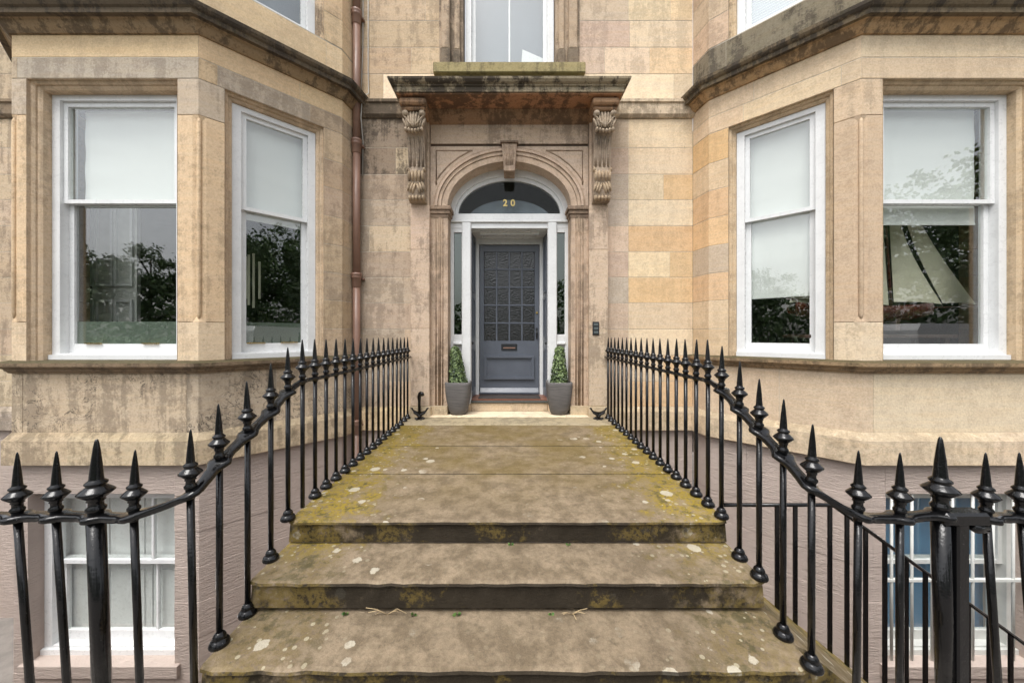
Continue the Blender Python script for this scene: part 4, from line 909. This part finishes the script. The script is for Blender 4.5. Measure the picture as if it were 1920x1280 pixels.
# ------------------------------------------------------------------ indoors: model ship, hanging strips, panelled shutter
fBC, fCD, ua, ub, uf0, uf1 = RB
tb = thing('display_table', 'dark table inside the right bay carrying the model ship', 'table', (4.4, 4.25, .55))
MB().box(-.9, .85, -.2, .2, .56, .60, .005).build('tabletop', 'wood', tb)
for a in (-.8, .75):
    for b in (-.15, .15): MB().box(a - .025, a + .025, b - .025, b + .025, 0, .56).build('leg', 'wood', tb)
sh = thing('model_ship', 'model sailing ship with cream sails and red hull in the right window', 'model ship', (4.4, 4.25, 1.15))
def sp2(px, py): return (X(px, 4.25) - 4.4, Z(py, 4.25) - 1.15)
m = MB(); vs = []; fs = []; n = 24
for i in range(n + 1):
    u = i / n; x = -.95 + 1.75 * u; wdt = .13 * math.sin(math.pi * min(1, .12 + u * .88)) ** .6 + .004; zt = .34 + .05 * (2 * u - 1) ** 2; zk = .15 + .10 * (abs(2 * u - 1)) ** 3
    for q in range(7): a = -math.pi / 2 + math.pi * q / 6; vs.append((x, wdt * math.sin(a), zt - (zt - zk) * math.cos(a)))
for i in range(n):
    for q in range(6): fs.append((i * 7 + q, i * 7 + q + 1, i * 7 + 8 + q, i * 7 + 7 + q))
    fs.append((i * 7, i * 7 + 6, i * 7 + 13, i * 7 + 7))
m.add(vs, fs, True); m.build('hull', 'hull', sh)
m = MB(); m.box(-.35, -.3, -.08, .08, .05, .2); m.box(.25, .3, -.08, .08, .05, .2); m.build('cradle', 'wood', sh)
for a, b in (((1671, 575), (1655, 330)), ((1560, 575), (1548, 340))):
    p, q = sp2(*a), sp2(*b); m = MB(); m.tube([(p[0], 0, .33), (q[0], 0, q[1])], [.014, .008], 8); m.build('mast', 'hull', sh)
m = MB(); p, q = sp2(1700, 578), sp2(1840, 574); m.tube([(p[0], 0, p[1]), (q[0], 0, q[1])], .007, 6); p, q = sp2(1475, 560), sp2(1560, 566); m.tube([(p[0], 0, p[1]), (q[0], 0, q[1])], .008, 6); m.build('spar', 'hull', sh)
def sail(pts, yb, h0=0., h1=0.):
    m = MB(); n = 10; vs = []; fs = []; A, B, C, D = [sp2(*p) for p in pts]
    for i in range(n + 1):
        for j in range(n + 1):
            s, t = i / n, j / n; x = (A[0] * (1 - s) + B[0] * s) * (1 - t) + (D[0] * (1 - s) + C[0] * s) * t; z = (A[1] * (1 - s) + B[1] * s) * (1 - t) + (D[1] * (1 - s) + C[1] * s) * t
            x -= math.sin(math.pi * t) * (h0 * (1 - s) + h1 * s)
            vs.append((x, yb - .05 * math.sin(math.pi * s) * math.sin(math.pi * min(1, t * .9 + .1)), z + .012 * math.sin(math.pi * s) * t))
    k = len(vs); vs += [(x, y + .003, z) for x, y, z in vs]
    for i in range(n):
        for j in range(n): a = i * (n + 1) + j; fs += [(a, a + 1, a + n + 2, a + n + 1), (k + a, k + a + 1, k + a + n + 2, k + a + n + 1)]
    m.add(vs, fs, True); m.build('sail', 'sail', sh, recalc=False)
sail([(1664, 345), (1668, 345), (1766, 570), (1676, 566)], 0, 0, .10); sail([(1684, 345), (1692, 345), (1834, 570), (1772, 568)], .02, .07, .06); sail([(1600, 350), (1652, 345), (1668, 572), (1575, 566)], .01); sail([(1552, 400), (1556, 400), (1560, 580), (1480, 567)], 0)
fBC, fCD, ua, ub, uf0, uf1 = LB
hg = thing('hanging_strips', 'pale vertical strips hanging inside the canted left window', 'ornament', (X(462, 4.6), 4.6, 1.5))
for i, (px, t0, t1) in enumerate(((443, 470, 565), (451, 466, 576), (459, 480, 560), (468, 478, 572), (475, 475, 577), (484, 490, 560))):
    MB().box(X(px, 4.6) - X(462, 4.6) - .014, X(px, 4.6) - X(462, 4.6) + .014, -.02 + .02 * (i % 3), -.01 + .02 * (i % 3), Z(t1, 4.6) - 1.5, Z(t0, 4.6) - 1.5).build('strip', 'sail', hg)
MB().box(-.2, .2, -.01, .04, 1.17, 1.19).build('hanger', 'sail', hg); MB().tube([(0, 0, 1.18), (0, 0, 2.69)], .003, 5).build('cord', 'cable', hg)
shp = thing('panelled_door', 'pale panelled interior door seen dimly through the front left bay window', 'door', (X(198, 5.1), 5.1, .56))
MB().box(-.46, .46, 0, .05, 0, 2.9).build('door_leaf', 'offwhite', shp)
for a in (-.43, -.14, .15):
    for z0, z1 in ((.2, 1.1), (1.3, 2.7)):
        m = MB(); ring(m, Facet((a, 0), (a + .28, 0)), 0, .27, z0, z1, .035, .035, .035, .035, .0005, .03); m.build('door_panel', 'white', shp)

# ------------------------------------------------------------------ weeds in the step joints
def weed(x, y, z, lab, dry=False, s=1.0):
    t = thing('dry_grass_tuft' if dry else 'weed', lab, 'dry grass' if dry else 'weed', (x, y, z), 'weeds in the step joints'); m = MB(); rnd = random.Random(int(x * 997 + y * 31))
    if dry:
        for i in range(6):
            a = rnd.uniform(2.6, 6.8); L = rnd.uniform(.05, .11) * s; m.tube([(0, 0, 0), (math.cos(a) * L * .5, -abs(math.sin(a)) * L * .4, L * .35), (math.cos(a) * L, -abs(math.sin(a)) * L * .8, L * rnd.uniform(.1, .6))], .0018, 4)
        m.build('stalks', 'straw', t)
    else:
        for i in range(14):
            a = rnd.uniform(0, 6.283); L = rnd.uniform(.008, .026) * s; d = Vector((math.cos(a), -abs(math.sin(a)) * .7, rnd.uniform(.2, 1))).normalized(); p = d * L; q = d.orthogonal().normalized() * L * .35
            m.add([p * .2, p * .6 + q, p * 1.2, p * .6 - q], [(0, 1, 2, 3)])
        m.build('leaves', 'weed', t, recalc=False)
for px, dry, s, lab in ((728, 1, 1.0, 'dry straw tuft under the second riser, left of centre'), (1070, 1, .8, 'dry straw tuft under the second riser, right of centre'), (650, 0, 1, 'tiny green weed left of the left straw tuft'), (777, 0, 1, 'tiny green weed just right of the left straw tuft'), (858, 0, 1.1, 'tiny green weed nearest the centre under the second riser'), (1033, 0, .7, 'tiny green weed beside the right straw tuft')):
    weed(X(px, 1.835), 1.825, z2_, lab, dry, s)
for px, lab in ((958, 'tiny green weed at the centre under the landing edge'), (1065, 'tiny green weed right of centre under the landing edge')): weed(X(px, 2.15), 2.145, z1_, lab, False, .8)

# ------------------------------------------------------------------ across the street (seen in the window reflections)
def tree_parts(seed, h, r):
    rnd = random.Random(seed); tr = MB(); pts = [(0, 0, 0), (.1, 0, h * .25), (-.05, .1, h * .5), (.1, 0, h * .85)]; tr.tube(pts, [.28, .22, .16, .05], 8)
    cl = []
    for i in range(9):
        a = rnd.uniform(0, 6.28); z = h * rnd.uniform(.3, .7); e = Vector((math.cos(a) * r * .7, math.sin(a) * r * .7, z + h * .18)); tr.tube([(0, 0, z), tuple(e * .5 + Vector((0, 0, z * .5))), tuple(e)], [.10, .06, .02], 5)
    cr = MB()
    for i in range(60):
        th, u = rnd.uniform(0, 6.28), rnd.uniform(-1, 1); q = rnd.uniform(.35, 1) ; c = Vector((r * q * math.sqrt(1 - u * u) * math.cos(th), r * q * math.sqrt(1 - u * u) * math.sin(th), h * .64 + h * .36 * q * u)); k = rnd.uniform(.5, 1.1)
        for j in range(110):
            d = Vector((rnd.gauss(0, 1), rnd.gauss(0, 1), rnd.gauss(0, .7))) * k * .55; p = c + d; n = Vector((rnd.uniform(-1, 1), rnd.uniform(-1, 1), rnd.uniform(0, 1))).normalized(); a = n.orthogonal().normalized(); b = n.cross(a); s = rnd.uniform(.10, .2)
            cr.add([p - a * s, p + b * s * .6, p + a * s, p - b * s * .6], [(0, 1, 2, 3)])
    return shared(tr, 'trunk', 'bark'), shared(cr, 'crown', 'tree_leaf')
TP = [tree_parts(3, 10.5, 3.4), tree_parts(11, 12.5, 4.0)]
for i, (x, y, s) in enumerate(((-31, -17, .78), (-23.5, -15, .62), (-17, -19, .72), (-9, -17, .7), (0, -19, .9), (9, -16, .95), (15, -20, 1.05), (20, -15.5, .85), (26, -17, 1.1), (33, -16, 1.2), (42, -20, 1.2), (-42, -19, 1.1))):
    t = thing('park_tree', f'leafy green park tree across the road, number {i + 1} counting along the park edge' if 0 else 'leafy green tree standing in the park across the road', 'tree', (x, y, PAVE), 'park trees across the road')
    a, b = TP[i % 2]; o1 = ob('trunk', a, (0, 0, 0), t, i * 1.3); o2 = ob('crown', b, (0, 0, 0), t, i * 1.3); t.scale = (s, s, s)
rnd = random.Random(5); m = MB()
for i in range(26000):
    x = rnd.uniform(-60, 60); z = rnd.random() ** .8 * (4.6 + .9 * math.sin(x * .7) + .7 * math.sin(x * 1.9)); p = Vector((x, -13 - rnd.random() * 1.6 - .5 * z * .3, PAVE + z)); n = Vector((rnd.uniform(-1, 1), rnd.uniform(0, 1), rnd.uniform(-.2, 1))).normalized(); a = n.orthogonal().normalized(); b = n.cross(a); s = rnd.uniform(.12, .26)
    m.add([p - a * s, p + b * s * .6, p + a * s, p - b * s * .6], [(0, 1, 2, 3)])
hd = m.build('park_shrubbery', 'tree_leaf', recalc=False, kind='stuff'); tag(hd, 'dense green shrubbery along the park edge', 'shrubbery')
def van(x, lab):
    t = thing('parked_van', lab, 'van', (x, -4.3, PAVE - .12), 'vans parked across the pavement')
    side = [(-2.5, .35), (2.45, .35), (2.5, .95), (2.3, 1.1), (1.75, 1.2), (1.15, 1.95), (.9, 2.1), (-2.4, 2.12), (-2.5, 1.9)]
    m = MB(); m.prism_y(side, -.95, .95); m.build('body', 'van', t)
    for s in (-1, 1):
        m = MB(); m.prism_y([(1.6, 1.22), (1.12, 1.85), (.55, 1.85), (.55, 1.22)], s * .951 - .004, s * .951 + .004); m.build('side_window', 'plastic', t)
        for xx in (-1.6, 1.6):
            m = MB(); m.lathe([(.20, -.1), (.33, -.1), (.34, -.05), (.34, .05), (.33, .1), (.20, .1)], seg=20); m.v = [(a + xx, c + s * .88, b + .34) for a, b, c in m.v]; m.build('wheel', 'tyre', t)
    m = MB(); m.add([(1.72, -.8, 1.235), (1.72, .8, 1.235), (1.19, .8, 1.93), (1.19, -.8, 1.93)], [(0, 1, 2, 3)]); m.v = [(a + .02, b, c + .02) for a, b, c in m.v]; m.build('windscreen', 'plastic', t, recalc=False)
van(9.6, 'white panel van parked nearer the steps, reflected in the left bay'); van(15.6, 'white panel van parked farther along, reflected in the right bay')
